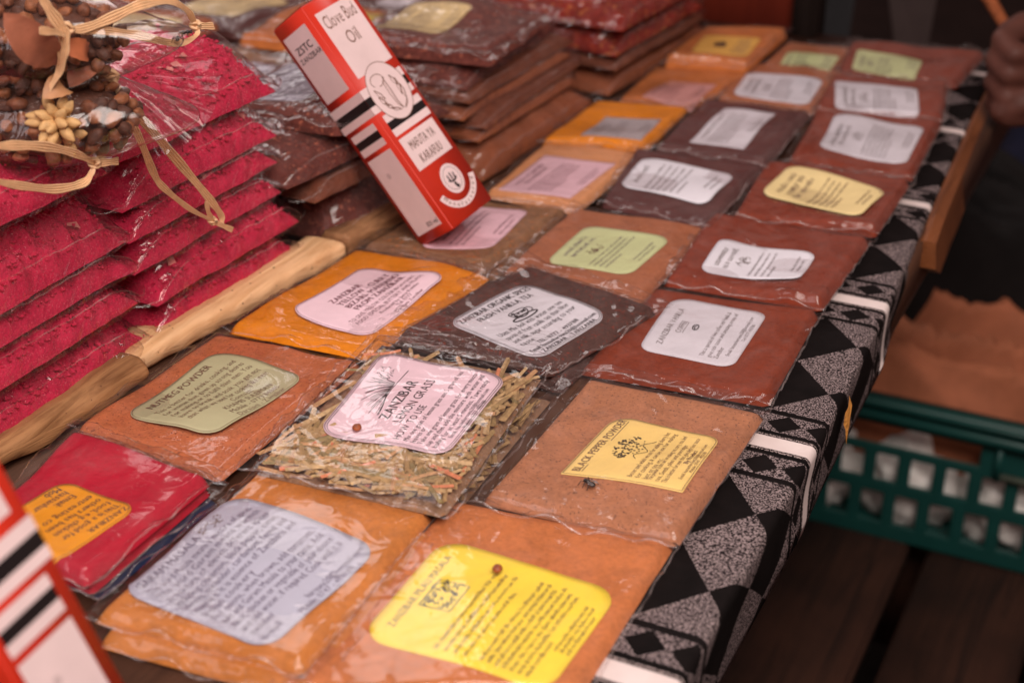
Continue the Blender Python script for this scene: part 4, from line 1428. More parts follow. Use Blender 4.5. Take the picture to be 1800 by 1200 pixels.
o = stick('wooden_stick', 'rough grooved brown stick lying in front of the front pink pile',
          [(-0.517, 0.40, 0.0078), (-0.5105, 0.48, 0.0078), (-0.505, 0.565, 0.0078)], 0.0185, 0.0075,
          bark_mat('grooved_bark', (0.40, 0.20, 0.085), (0.16, 0.065, 0.025), 0.70), 4, 0.10)
tag(o, 'rough grooved brown stick lying in front of the front pink pile', 'stick')
o = stick('wooden_stick', 'smooth tan stick with dark specks in front of the rear pink pile',
          [(-0.511, 0.567, 0.0078), (-0.500, 0.650, 0.0076), (-0.4875, 0.745, 0.0074)], 0.0150, 0.0070,
          bark_mat('smooth_tan_bark', (0.84, 0.53, 0.29), (0.68, 0.37, 0.17), 0.70), 9, 0.03)
tag(o, 'smooth tan stick with dark specks lying in front of the rear pink pile', 'stick')
o = stick('wooden_stick', '', [(-0.483, 0.747, 0.009), (-0.474, 0.80, 0.009), (-0.466, 0.88, 0.008)], 0.011, 0.008,
          bark_mat('dull_bark', (0.36, 0.18, 0.085), (0.16, 0.07, 0.03), 0.72), 12, 0.10)
tag(o, 'dull brown flattened stick behind the red box foot', 'stick')
# crumpled plastic wrapper at the joint of the two sticks
def crumple(name, c, rx, ry, rz, seed, mat, label, cat, rough=0.35, parent=None):
    bm = bmesh.new()
    bmesh.ops.create_icosphere(bm, subdivisions=4, radius=1)
    for v in bm.verts:
        d = v.co.normalized()
        n = 1 + rough * (abs(mnoise.noise(d * 2.1 + Vector((seed, 0, 0)))) * -1.2 + 0.4) + rough * 0.4 * mnoise.noise(d * 6 + Vector((0, seed, 0)))
        v.co = Vector((d.x * rx * n, d.y * ry * n, max(d.z * rz * n, -rz * 0.8)))
    me = bpy.data.meshes.new(name)
    bm.to_mesh(me)
    bm.free()
    o = link(name, me, parent, mat)
    o.location = c
    if label:
        tag(o, label, cat)
    return o


crumple('plastic_wrapper', (-0.511, 0.566, 0.010), 0.0165, 0.017, 0.0115, 3, film_mat('crumpled_film', 0.02, 0.6, (0.96, 0.94, 0.92), 1.3, 60),
        'crumpled clear plastic wrapped round the joint of the two sticks', 'wrapper', 0.12)

# ================================================================== red and white oil boxes
CARD = plain('red_card', (0.60, 0.030, 0.012), 0.38, 0.45, 0.06, 30)
CARDW = paper('box_white', (0.80, 0.62, 0.62), 0.42)
CARDK = plain('box_black', (0.012, 0.008, 0.009), 0.4)
CARDI = plain('box_line_ink', (0.20, 0.10, 0.07), 0.5)
BOX_A, BOX_B, BOX_L = 0.0352, 0.0405, 0.159


def oil_box(label, mat4):
    root = thing('oil_box', label, 'box', (0, 0, 0), 'red and white oil boxes')
    root.matrix_world = mat4
    a, b, L = BOX_A, BOX_B, BOX_L
    bevel_box('carton', 0, b, 0, a, 0, L, 0.0007, root, CARD, 2)
    # tuck flap on top
    v, f = box_vf(0.0012, b - 0.0012, 0.001, a - 0.001, L - 0.0002, L + 0.0006)
    mesh('top_flap', v, f, root, plain('flap_brown', (0.10, 0.025, 0.015), 0.6), False)

    def narrow(u, s, lay):       # u 0..1 from the left, s 0..1 from the top
        return (-0.00012 * lay, a * (1 - u), L * (1 - s))

    def front(u, s, lay):
        return (b * u, -0.00012 * lay, L * (1 - s))

    def back(u, s, lay):
        return (b + 0.00012 * lay, a * u, L * (1 - s))

    def panel(face, u0, u1, s0, s1, mt, lay=1, name='printed_panel', slope=0):
        V = [face(u0, s0, lay), face(u1, s0, lay), face(u1, s1, lay), face(u0, s1, lay)]
        return mesh(name, V, [(3, 2, 1, 0)], root, mt, False)

    def oval(face, cu, cs, ru, rs, mt, lay, name='emblem'):
        n = 40
        return mesh(name, [face(cu + ru * math.cos(2 * math.pi * k / n), cs + rs * math.sin(2 * math.pi * k / n), lay) for k in range(n)], [tuple(range(n))[::-1]], root, mt, False)

    def put(face, pr, mt, w, lay, parent=None, name='lettering'):
        V = [face(p[0] / w, p[1] / L, lay) for p in pr.v]
        return mesh(name, V, pr.f, parent or root, mt, False)

    for face, w, mirrored in ((narrow, a, False), (back, a, True)):
        panel(face, 0.10, 0.84, 0.053, 0.345, CARDW)
        panel(face, 0.0, 1.0, 0.376, 0.412, CARDW, 1, 'white_stripe')
        panel(face, 0.0, 1.0, 0.412, 0.450, CARDK, 1, 'black_stripe')
        panel(face, 0.0, 1.0, 0.450, 0.480, CARDW, 1, 'white_stripe')
        panel(face, 0.10, 0.84, 0.499, 0.530, CARDW, 1, 'white_stripe')
        panel(face, 0.10, 0.84, 0.530, 0.562, CARDK, 1, 'black_stripe')
        panel(face, 0.10, 0.84, 0.562, 0.592, CARDW, 1, 'white_stripe')
        panel(face, 0.10, 0.84, 0.612, 0.958, CARDW)
        p = Print()
        p.text('ZSTC', w * 0.46, L * 0.137, 0.0068, 'c', bold=0.05)
        p.text('ZANZIBAR', w * 0.50, L * 0.172, 0.0048, 'c')
        p.text('100 ml', w * 0.64, L * 0.945, 0.0045, 'c')
        put(face, p, CARDK, w, 2)
        oval(face, 0.38, 0.70, 0.05, 0.013, paper('smudge', (0.60, 0.46, 0.46)), 2, 'smudge')
    # front with the emblem
    panel(front, 0.13, 0.92, 0.050, 0.335, CARDW)
    for (s0, s1, mt, nm) in ((0.376, 0.412, CARDW, 'white_stripe'), (0.412, 0.450, CARDK, 'black_stripe'), (0.450, 0.480, CARDW, 'white_stripe')):
        panel(front, 0.0, 0.94, s0, s1, mt, 1, nm)
    for (s0, s1, mt, nm) in ((0.499, 0.530, CARDW, 'white_stripe'), (0.530, 0.562, CARDK, 'black_stripe'), (0.562, 0.592, CARDW, 'white_stripe')):
        panel(front, 0.10, 0.94, s0, s1, mt, 1, nm)
    panel(front, 0.10, 0.90, 0.606, 0.748, CARDW)
    p = Print()
    p.text('Clove Bud', b * 0.52, L * 0.125, 0.0125, 'c', b * 0.66)
    p.text('Oil', b * 0.52, L * 0.212, 0.0125, 'c', b * 0.24)
    p.text('MAFUTA YA', b * 0.50, L * 0.668, 0.0085, 'c', b * 0.56, bold=0.03)
    p.text('KARAFUU', b * 0.50, L * 0.730, 0.0085, 'c', b * 0.48, bold=0.03)
    put(front, p, CARDI, b, 2)
    em = oval(front, 0.50, 0.432, 0.37, 0.118, CARDW, 3)
    q = Print()
    c0, c1 = b * 0.50, L * 0.432
    n = 40
    q.stroke([(c0 + b * 0.375 * math.cos(2 * math.pi * k / n), c1 + L * 0.120 * math.sin(2 * math.pi * k / n)) for k in range(n + 1)], 0.0004)
    E_ = lambda x, y: (c0 + b * x, c1 + L * y)
    q.stroke([E_(-.10 + .13 * math.cos(t * .35 + 2.4), -.055 + .025 * math.sin(t * .35 + 2.4)) for t in range(17)], 0.0005)
    q.stroke([E_(.02, -.05), E_(.03, .0), E_(.02, .05), E_(.05, .085)], 0.0007)
    q.stroke([E_(-.02, -.045), E_(-.03, .01), E_(-.01, .06), E_(.05, .085)], 0.0005)
    q.dot(*E_(.03, -.052), 0.0008)
    for (x0, y0, x1, y1) in ((-.26, -.03, -.16, .02), (-.26, .0, -.18, .05), (.15, -.05, .20, .0), (.22, -.03, .17, .04), (.24, .0, .20, .06), (-.16, .06, .0, .085), (.20, .06, .08, .088), (-.22, .03, -.12, .07)):
        q.stroke([E_(x0, y0), E_((x0 + x1) / 2 + .03, (y0 + y1) / 2), E_(x1, y1)], 0.0007)
        q.stroke([E_(x0, y0), E_((x0 + x1) / 2 - .03, (y0 + y1) / 2 + .004), E_(x1, y1)], 0.0004)
    put(front, q, CARDI, b, 4, em, 'drawing')
    em = oval(front, 0.55, 0.842, 0.21, 0.062, CARDW, 2)
    q = Print()
    c0, c1 = b * 0.55, L * 0.842
    q.stroke([(c0 + b * 0.16 * math.cos(2 * math.pi * k / n), c1 + L * 0.048 * math.sin(2 * math.pi * k / n)) for k in range(n + 1)], 0.00025)
    for (x0, y0, x1, y1) in ((-.07, -.02, -.05, .01), (.0, -.025, .0, .01), (.07, -.02, .05, .01), (-.05, .01, .05, .01), (-.09, .0, -.06, .008), (.09, 0, .06, .008)):
        q.stroke([E_(x0, y0), E_(x1, y1)], 0.0010)
    q.dot(*E_(.0, .022), 0.0011)
    q.dot(*E_(.02, .036), 0.0013)
    q.dot(*E_(.0, .030), 0.0009)
    put(front, q, CARDK, b, 3, em, 'drawing')
    # ribbon below with curved lettering
    cu, cs, R0, R1 = b * 0.53, L * 0.845, b * 0.34, b * 0.45
    V = []
    m_ = 18
    for k in range(m_ + 1):
        t = math.radians(12 + 150 * k / m_)
        for R_ in (R0, R1):
            V.append(front((cu + R_ * math.cos(t)) / b, (cs + R_ * math.sin(t)) / L, 2))
    rb = mesh('ribbon', V, [(2 * k, 2 * k + 1, 2 * k + 3, 2 * k + 2) for k in range(m_)], root, CARDW, False)
    p = Print()
    tx = 'Manufactured'
    for i, ch in enumerate(tx):
        t = math.radians(152 - 128 * i / (len(tx) - 1))
        g = Print()
        g.text(ch, 0, 0, 0.0036, 'c', bold=0.04)
        ox, oy = cu + (R0 + R1 * 1.02) / 2 * math.cos(t), cs + (R0 + R1 * 1.14) / 2 * math.sin(t)
        an = t - math.pi / 2
        p.add([(ox + x * math.cos(an) - y * math.sin(an), oy + x * math.sin(an) + y * math.cos(an)) for x, y in g.v], g.f)
    put(front, p, CARDI, b, 3, rb)
    return root


def frame(ox, X, Y, Z):
    X = Vector(X).normalized()
    Z = Vector(Z)
    Z = (Z - X * Z.dot(X)).normalized()
    Y = Z.cross(X)
    m = Matrix((X, Y, Z)).transposed().to_4x4()
    m.translation = Vector(ox)
    return m


oil_box('upright red and white clove oil box leaning back over the pink-labelled packet',
        frame((-0.4045, 0.7580, 0.0305), (0.179, 0.967, 0.179), (-0.774, 0.251, -0.581), (-0.607, -0.035, 0.794)))
X2, Y2, Z2 = Vector((0.009, 0.995, 0.103)), Vector((-0.940, 0.043, -0.338)), Vector((-0.341, -0.093, 0.935))
oil_box('blurred red and white oil box cut off by the picture in the near left corner',
        frame(Vector((-0.2907, 0.2840, 0.0217)) + X2 * BOX_A, Y2, -X2, Z2))

# ================================================================== clove bags with raffia on the front pink pile
AX_R, AX_D = Vector((0.901, 0.434, 0)), Vector((-0.434, 0.901, 0))
BERRY_M = [plain('clove_berry_a', (0.17, 0.055, 0.024), 0.55, 0.4, 0.45, 240, 0.5), plain('clove_berry_b', (0.27, 0.095, 0.038), 0.55, 0.4, 0.45, 240, 0.5),
           plain('clove_berry_c', (0.085, 0.030, 0.017), 0.6, 0.4, 0.4, 240, 0.5)]
BERRIES = []
for i in range(6):
    bm = bmesh.new()
    bmesh.ops.create_icosphere(bm, subdivisions=2, radius=0.0033)
    for v in bm.verts:
        d = v.co.normalized()
        v.co *= 1 + 0.34 * mnoise.noise(d * 2.0 + Vector((i * 3.1, 0, 0))) + 0.12 * mnoise.noise(d * 6 + Vector((i, 1, 0)))
        if d.z > 0.86:
            v.co *= 0.80 if i % 2 else 1.28               # dimple or bud tip
    me = bpy.data.meshes.new('clove_berry')
    bm.to_mesh(me)
    bm.free()
    me.materials.append(BERRY_M[i % 3])
    me.polygons.foreach_set('use_smooth', [True] * len(me.polygons))
    BERRIES.append(me)
LEAF_M = plain('dried_leaf', (0.34, 0.115, 0.065), 0.5, 0.4, 0.25, 120, 0.2)
LEAF_T = plain('tan_dried_leaf', (0.42, 0.20, 0.09), 0.5, 0.4, 0.25, 120, 0.2)
POD_M = plain('cardamom_pod', (0.58, 0.35, 0.15), 0.6, 0.3, 0.25, 300, 0.3)
CELLO = film_mat('cellophane', 0.003, 0.45, (0.99, 0.98, 0.98), 1.4, 20)


def leaf(parent, a, b, width, up, mat, name='dried_leaf'):
    a, b, up = Vector(a), Vector(b), Vector(up)
    d = b - a
    s = d.cross(up).normalized()
    nrm = s.cross(d).normalized()
    n = 12
    V = []
    for i in range(n + 1):
        f = i / n
        w = width * math.sin(math.pi * f ** 0.85) ** 0.8
        c = a + d * f + nrm * 0.006 * math.sin(f * 3.4)
        for q in (-1, -0.5, 0, 0.5, 1):
            V.append(c + s * q * w * 0.5 + nrm * (0.10 * w * q * q + 0.0006 * math.sin(f * 40) * abs(q)))
    return mesh(name, V, grid_faces(5, n + 1), parent, mat)


def clove_bag(label, c, rr, rd, rz, n, seed):
    c = Vector(c)
    rg = random.Random(seed)
    root = thing('clove_bag', label, 'bag', (c.x, c.y, c.z - rz), 'clove bags on the front pink pile')
    O = Vector((0, 0, rz))
    pts = []
    tries = 0
    while len(pts) < n and tries < 20000:
        tries += 1
        th, ph = rg.uniform(0, 2 * math.pi), math.acos(rg.uniform(-0.9, 1))
        u = Vector((math.cos(th) * math.sin(ph), math.sin(th) * math.sin(ph), math.cos(ph)))
        if u.y > 0.45:
            continue                                      # nothing to see at the back
        k = rg.choice([0.97, 0.93, 0.84])
        p = O + AX_R * u.x * rr * k + AX_D * u.y * rd * k + Vector((0, 0, u.z * rz * k))
        if all((p - q).length > 0.0049 for q in pts):
            pts.append(p)
    for p in pts:
        o = bpy.data.objects.new('clove_berry', rg.choice(BERRIES))
        C.objects.link(o)
        o.parent = root
        o.location = p
        o.rotation_euler = (rg.uniform(0, 6), rg.uniform(0, 6), rg.uniform(0, 6))
        s_ = rg.uniform(0.85, 1.2)
        o.scale = (s_ * rg.uniform(0.7, 1.05), s_ * rg.uniform(0.8, 1.1), s_ * rg.uniform(0.9, 1.45))
    # dark inner mass so that no light shows between the berries
    core = crumple('berry_core', O, 1, 1, 1, seed, BERRY_M[2], None, None, 0.08, root)
    for v in core.data.vertices:
        u = v.co.copy()
        v.co = AX_R * u.x * rr * 0.86 + AX_D * u.y * rd * 0.86 + Vector((0, 0, max(u.z, -0.95) * rz * 0.86))
    # cellophane
    bm = bmesh.new()
    bmesh.ops.create_icosphere(bm, subdivisions=5, radius=1)
    for v in bm.verts:
        d = v.co.normalized()
        k = 1.10 + 0.07 * mnoise.noise(d * 1.7 + Vector((seed, 0, 0))) + 0.05 * abs(mnoise.noise(d * 4.2 + Vector((0, seed, 0))))
        sp = max(0, d.x) ** 5 * 0.5                       # gathered corner to the right
        v.co = O + AX_R * d.x * rr * (k + sp) + AX_D * d.y * rd * k + Vector((0, 0, max(d.z * rz * k, -rz * 1.02)))
    me = bpy.data.meshes.new('cellophane')
    bm.to_mesh(me)
    bm.free()
    link('cellophane', me, root, CELLO)
    return root, O


low_c, up_c = Vector((-0.505, 0.532, 0.158)), Vector((-0.508, 0.536, 0.194))
low, LO = clove_bag('lower cellophane bag of dark clove berries with a pale cardamom flower', low_c, 0.047, 0.030, 0.021, 130, 5)
upb, UO = clove_bag('upper cellophane bag of dark clove berries with a reddish leaf', up_c, 0.044, 0.030, 0.024, 130, 8)
low_base, up_base = Vector(low.location), Vector(upb.location)
VIEW = Vector((0.40, -0.80, 0.46)).normalized()           # roughly outwards from the pile towards the customer's side


def pod_flower(root, base, centre, n1, n2, R, seed):
    rg = random.Random(seed)
    a1 = VIEW.cross(Vector((0, 0, 1))).normalized() * -1
    a2 = a1.cross(VIEW) * -1
    for ring, (n, r, tilt0) in enumerate(((n1, R, 0.35), (n2, R * 0.5, 0.8))):
        for k in range(n):
            an = 2 * math.pi * (k + 0.5 * ring) / n + rg.uniform(-.3, .3)
            tilt = tilt0 + rg.uniform(-0.2, 0.25)
            out = (a1 * math.cos(an) + a2 * math.sin(an))
            d = (out * math.cos(tilt) + VIEW * math.sin(tilt)).normalized()
            c = Vector(centre) - base + out * r + VIEW * (0.001 + 0.0022 * ring)
            V, F = [], []
            s = d.cross(VIEW)
            if s.length < .1:
                s = d.cross(a1)
            s.normalize()
            w = s.cross(d)
            m_, nn = 9, 9
            L = 0.0098 * rg.uniform(0.85, 1.15)
            for i in range(m_):
                f = i / (m_ - 1)
                rad = 0.0027 * math.sin(math.pi * min(0.97, 0.06 + f * 0.93)) ** 0.75
                for q in range(nn):
                    b = 2 * math.pi * q / nn
                    rr_ = rad * (1 + 0.10 * math.cos(3 * b))
                    V.append(c + d * (f - 0.5) * L + s * math.cos(b) * rr_ + w * math.sin(b) * rr_)
            for i in range(m_ - 1):
                for q in range(nn):
                    x, y = i * nn + q, i * nn + (q + 1) % nn
                    F.append((x, y, y + nn, x + nn))
            F.append(tuple(range(nn))[::-1])
            F.append(tuple(range((m_ - 1) * nn, m_ * nn)))
            mesh('cardamom_pod', V, F, root, POD_M)


pod_flower(low, low_base, (-0.4790, 0.5130, 0.1655), 9, 6, 0.0082, 3)
pod_flower(low, low_base, (-0.4795, 0.5190, 0.1570), 5, 3, 0.0065, 9)
leaf(low, Vector((-0.480, 0.540, 0.150)) - low_base, Vector((-0.488, 0.562, 0.168)) - low_base, 0.007, VIEW, LEAF_T)
leaf(upb, Vector((-0.476, 0.488, 0.222)) - up_base, Vector((-0.474, 0.516, 0.191)) - up_base, 0.018, VIEW, LEAF_M)
leaf(upb, Vector((-0.473, 0.512, 0.202)) - up_base, Vector((-0.474, 0.536, 0.190)) - up_base, 0.010, VIEW, plain('red_leaf', (0.44, 0.13, 0.055), 0.5, 0.4, 0.25, 120))
leaf(upb, Vector((-0.478, 0.524, 0.178)) - up_base, Vector((-0.482, 0.552, 0.182)) - up_base, 0.014, VIEW, LEAF_M)
leaf(upb, Vector((-0.478, 0.506, 0.178)) - up_base, Vector((-0.480, 0.524, 0.176)) - up_base, 0.012, VIEW, LEAF_T)


# frill of cellophane that spreads from the lower bag's neck
def frill():
    c = Vector((-0.486, 0.562, 0.172))
    V, n, m_ = [], 40, 10
    for i in range(m_):
        f = i / (m_ - 1)
        for k in range(n):
            t = -1.15 + 2.0 * k / (n - 1)
            d = AX_R * math.cos(t) + Vector((0, 0, 1)) * math.sin(t) * 0.75
            fold = 0.006 * f * math.sin(k * 1.3) + 0.004 * f * math.sin(k * 2.9 + 1)
            V.append(c + d * (0.004 + 0.050 * f) - AX_D * (fold + 0.010 * f) - low_base)
    mesh('cellophane_frill', V, grid_faces(n, m_), low, CELLO)


frill()

RAFFIA = plain('raffia', (0.72, 0.45, 0.25), 0.5, 0.4, 0.16, 160, 0.2)


def catmull(pts, m_=8):
    P = [Vector(p) for p in pts]
    P = [P[0] * 2 - P[1]] + P + [P[-1] * 2 - P[-2]]
    out = []
    for i in range(1, len(P) - 2):
        for j in range(m_):
            t = j / m_
            a, b, c, d = P[i - 1], P[i], P[i + 1], P[i + 2]
            out.append(0.5 * ((2 * b) + (c - a) * t + (2 * a - 5 * b + 4 * c - d) * t * t + (3 * b - a - 3 * c + d) * t ** 3))
    out.append(P[-2])
    return out


def ribbon(name, pts, w, parent, base, seed=1, taper=True):
    pts = catmull(pts)
    n = len(pts)
    V = []
    for i, p in enumerate(pts):
        d = (pts[min(i + 1, n - 1)] - pts[max(i - 1, 0)]).normalized()
        tw = 0.5 * math.sin(i * 0.12 + seed)
        s = d.cross(VIEW).normalized()
        u = s.cross(d)
        s2 = s * math.cos(tw) + u * math.sin(tw)
        u2_ = s2.cross(d)
        f = i / (n - 1)
        ww = w * (0.55 + 0.45 * math.sin(math.pi * min(1, max(0, f)) ** 0.8)) if taper else w
        ww *= 1 + 0.12 * math.sin(i * 0.7 + seed)
        for q, h in ((-0.5, 0), (-0.38, 0.09), (-0.26, -0.03), (-0.12, 0.08), (0.02, -0.04), (0.15, 0.09), (0.28, -0.02), (0.4, 0.08), (0.5, 0)):
            V.append(p + s2 * q * ww + u2_ * h * ww - base)
    o = mesh(name, V, grid_faces(9, n), parent, RAFFIA, False)
    so = o.modifiers.new('thickness', 'SOLIDIFY')
    so.thickness = 0.00035
    return o


def knot(parent, c, base, r, seed):
    c = Vector(c)
    for k in range(3):
        a = k * 2.1 + seed
        pts = [c - base + (AX_R * math.cos(a + t) + Vector((0, 0, 1)) * math.sin(a + t) * (0.5 + 0.3 * k)) * r + VIEW * r * 0.6 * math.sin(t * 1.5) for t in np.linspace(0, 4.4, 12)]
        V, F = tube_vf(pts, r * 0.55, 7, 0.7)
        mesh('raffia_knot', V, F, parent, RAFFIA)


RA = dict([
    ('A',[(-0.4680,0.5166,0.2083),(-0.4660,0.5262,0.2066),(-0.4640,0.5438,0.2076),(-0.4620,0.5622,0.2092),(-0.4630,0.5845,0.2050),(-0.4640,0.5981,0.1969),(-0.4660,0.6059,0.1876)]),
    ('A2',[(-0.4660,0.6059,0.1876),(-0.4640,0.6030,0.1837),(-0.4620,0.5844,0.1848),(-0.4630,0.5569,0.1958),(-0.4650,0.5399,0.2018),(-0.4670,0.5271,0.2049),(-0.4680,0.5166,0.2083)]),
    ('Bs',[(-0.4680,0.5028,0.2273),(-0.4670,0.5057,0.2205),(-0.4660,0.5101,0.2120),(-0.4660,0.5120,0.2064),(-0.4680,0.5117,0.1985),(-0.4720,0.5124,0.1899),(-0.4780,0.5102,0.1804)]),
    ('T1',[(-0.4660,0.6059,0.1876),(-0.4630,0.6083,0.1870),(-0.4620,0.6153,0.1854)]),
    ('T1b',[(-0.4650,0.5108,0.2081),(-0.4630,0.5028,0.2114),(-0.4620,0.4932,0.2145)]),
    ('B',[(-0.4780,0.5537,0.1754),(-0.4740,0.5548,0.1650),(-0.4760,0.5734,0.1439),(-0.4840,0.6066,0.1102),(-0.4860,0.6303,0.0819),(-0.4870,0.6395,0.0695),(-0.4870,0.6397,0.0640)]),
    ('B2',[(-0.4770,0.5532,0.1751),(-0.4740,0.5564,0.1574),(-0.4780,0.5693,0.1366),(-0.4850,0.5852,0.1124),(-0.4860,0.5933,0.1018),(-0.4870,0.6138,0.0825),(-0.4870,0.6319,0.0690)]),
    ('T2',[(-0.4870,0.6319,0.0690),(-0.4850,0.6370,0.0647),(-0.4840,0.6451,0.0590)]),
    ('T2b',[(-0.4870,0.6319,0.0690),(-0.4850,0.6261,0.0769),(-0.4840,0.6241,0.0835)]),
    ('Cc',[(-0.4700,0.4614,0.1713),(-0.4700,0.4779,0.1663),(-0.4700,0.4950,0.1601),(-0.4720,0.5146,0.1502),(-0.4740,0.5296,0.1400)]),
    ('C2',[(-0.4740,0.4622,0.1552),(-0.4740,0.4816,0.1454),(-0.4740,0.5025,0.1365),(-0.4740,0.5197,0.1332),(-0.4740,0.5263,0.1357),(-0.4740,0.5295,0.1395)]),
    ('T3',[(-0.4740,0.5296,0.1400),(-0.4720,0.5348,0.1386),(-0.4720,0.5441,0.1363)])])
for key, w, root, base in (('A', 0.0048, upb, up_base), ('A2', 0.0040, upb, up_base), ('Bs', 0.0054, upb, up_base), ('T1', 0.0036, upb, up_base), ('T1b', 0.0036, upb, up_base),
                           ('B', 0.0048, low, low_base), ('B2', 0.0038, low, low_base), ('T2', 0.003, low, low_base), ('T2b', 0.0026, low, low_base)):
    ribbon('raffia_loop' if not key.startswith('T') else 'raffia_tail', RA[key], w, root, base, len(key) + ord(key[0]), not key.startswith('T'))
knot(upb, RA['T1'][0], up_base, 0.0022, 1)
knot(upb, RA['A'][0], up_base, 0.0024, 2)
knot(low, RA['T2'][0], low_base, 0.0020, 3)
knot(low, RA['B'][0], low_base, 0.0026, 4)
tie = thing('raffia_tie', 'single raffia loop with a knot resting on the top front pink pouch', 'tie', RA['Cc'][0])
tb = Vector(RA['Cc'][0])
for key, w in (('Cc', 0.0046), ('C2', 0.0042), ('T3', 0.0036)):
    ribbon('raffia_loop' if key != 'T3' else 'raffia_tail', RA[key], w, tie, tb, 3, key != 'T3')
knot(tie, RA['T3'][0], tb, 0.0022, 5)


# ================================================================== flies and seeds
FLYM = plain('fly_black', (0.015, 0.012, 0.012), 0.35, 0.5)
WINGM = film_mat('fly_wing', 0.2, 0.3, (0.6, 0.55, 0.5), 1.0, 300)


def fly(label, loc, rz, s=1.0, tilt=0.0):
    root = thing('fly', label, 'fly', loc, 'flies', (tilt, 0, rz))
    for nm, (cx, cy, cz), (a, b, c) in (('abdomen', (0, -0.0022, 0.0016), (0.0014, 0.0022, 0.0012)), ('thorax', (0, 0.0006, 0.0019), (0.0013, 0.0014, 0.0012)), ('head', (0, 0.0025, 0.0018), (0.0011, 0.0008, 0.0010))):
        bm = bmesh.new()
        bmesh.ops.create_icosphere(bm, subdivisions=2, radius=1)
        me = bpy.data.meshes.new(nm)
        for v in bm.verts:
            v.co = Vector((v.co.x * a + cx, v.co.y * b + cy, v.co.z * c + cz)) * s
        bm.to_mesh(me)
        bm.free()
        link(nm, me, root, FLYM)
    for sx in (-1, 1):
        V = [(sx * 0.0006 * s, 0.001 * s, 0.0028 * s), (sx * 0.0026 * s, -0.002 * s, 0.0026 * s), (sx * 0.0022 * s, -0.0046 * s, 0.0024 * s), (sx * 0.0008 * s, -0.0036 * s, 0.0027 * s)]
        mesh('wing', V, [(0, 1, 2, 3)], root, WINGM)
        for k, yy in enumerate((0.0018, 0.0004, -0.0010)):
            pts = [Vector((sx * 0.0008, yy, 0.0014)) * s, Vector((sx * 0.0024, yy + (1 - k) * 0.0010, 0.0024)) * s, Vector((sx * 0.0040, yy + (1 - k) * 0.0018, 0.0001)) * s]
            V, F = tube_vf(pts, 0.00022 * s, 5)
            mesh('leg', V, F, root, FLYM)
    return root


def on_packet(pk, x, y, dz=0.0):
    s, t = pk.inv(np.array([[x, y]]))
    return pk.z0 + float(pk.H(s, t, np.array([[x, y]]))[0]) + dz


fly('dark fly sitting on the pepper packet near its yellow label', (-0.2288, 0.5578, on_packet(PEPPER, -0.2288, 0.5578, 0.0012)), 1.2, 0.95)
fly('dark fly sitting on the underside of the upper raffia loop', (-0.4605, 0.5838, 0.1862), 0.6, 0.75)
fly('dark fly sitting on top of the upper raffia loop', (-0.4615, 0.5925, 0.1868), -0.9, 0.8)


def seed_bead(label, loc, r, mat, name='seed'):
    bm = bmesh.new()
    bmesh.ops.create_icosphere(bm, subdivisions=3, radius=1)
    for v in bm.verts:
        d = v.co.normalized()
        k = 1 + 0.12 * mnoise.noise(d * 2.5 + Vector((loc[0] * 90, 0, 0)))
        if d.z > 0.75:
            k *= 0.82
        v.co = Vector((d.x * r * k, d.y * r * 1.1 * k, max(d.z, -0.75) * r * 0.8 * k + r * 0.55))
    me = bpy.data.meshes.new(name)
    bm.to_mesh(me)
    bm.free()
    o = link(name, me, None, mat)
    o.location = loc
    tag(o, label, 'seed')
    return o


SEEDM = plain('brown_seed', (0.30, 0.075, 0.022), 0.35, 0.5, 0.5, 500, 0.4)
seed_bead('round brown seed on the pale pink lemon grass label', (-0.3424, 0.5400, on_packet(LEMON, -0.3424, 0.5400, 0.0026)), 0.0022, SEEDM)
x, y = -0.2392, 0.4830
seed_bead('red-brown seed on the bright yellow label', (x, y, 0.0094), 0.0022, SEEDM)

# ================================================================== green crate below the table
CRATE = plain('green_plastic', (0.005, 0.055, 0.048), 0.45, 0.5, 0.15, 30)  # green darkened in the colour to stand in for shade down here
cx0, cx1, cy0, cy1, cz0, cz1 = -0.345, 0.135, 1.262, 1.58, BZ + 0.002, -0.297
crate = thing('plastic_crate', 'dark green plastic crate with rows of slots below the table', 'crate', (cx0, cy0, cz0))
H_ = cz1 - cz0


def slotted(name, Lx, slots_from, holes, place):
    """panel with rectangular holes, as bars of real depth; holes: rows of (z0, z1, [(x0, x1)...])"""
    xs = sorted({0, Lx} | {v for r in holes for h in r[2] for v in h})
    zs = sorted({0, H_ - 0.026} | {v for r in holes for v in r[:2]})
    bm = bmesh.new()
    vd = {}

    def vt(x, z):
        if (x, z) not in vd:
            vd[(x, z)] = bm.verts.new(place(x, z))
        return vd[(x, z)]
    for i in range(len(xs) - 1):
        for j in range(len(zs) - 1):
            mx, mz = (xs[i] + xs[i + 1]) / 2, (zs[j] + zs[j + 1]) / 2
            if any(r[0] < mz < r[1] and any(h[0] < mx < h[1] for h in r[2]) for r in holes):
                continue
            bm.faces.new([vt(xs[i], zs[j]), vt(xs[i + 1], zs[j]), vt(xs[i + 1], zs[j + 1]), vt(xs[i], zs[j + 1])])
    me = bpy.data.meshes.new(name)
    bm.to_mesh(me)
    bm.free()
    o = link(name, me, crate, CRATE, False)
    so = o.modifiers.new('thickness', 'SOLIDIFY')
    so.thickness = 0.004
    so.offset = 0
    bv = o.modifiers.new('soft_edges', 'BEVEL')
    bv.width = 0.0035
    bv.segments = 2
    bv.limit_method = 'ANGLE'
    return o


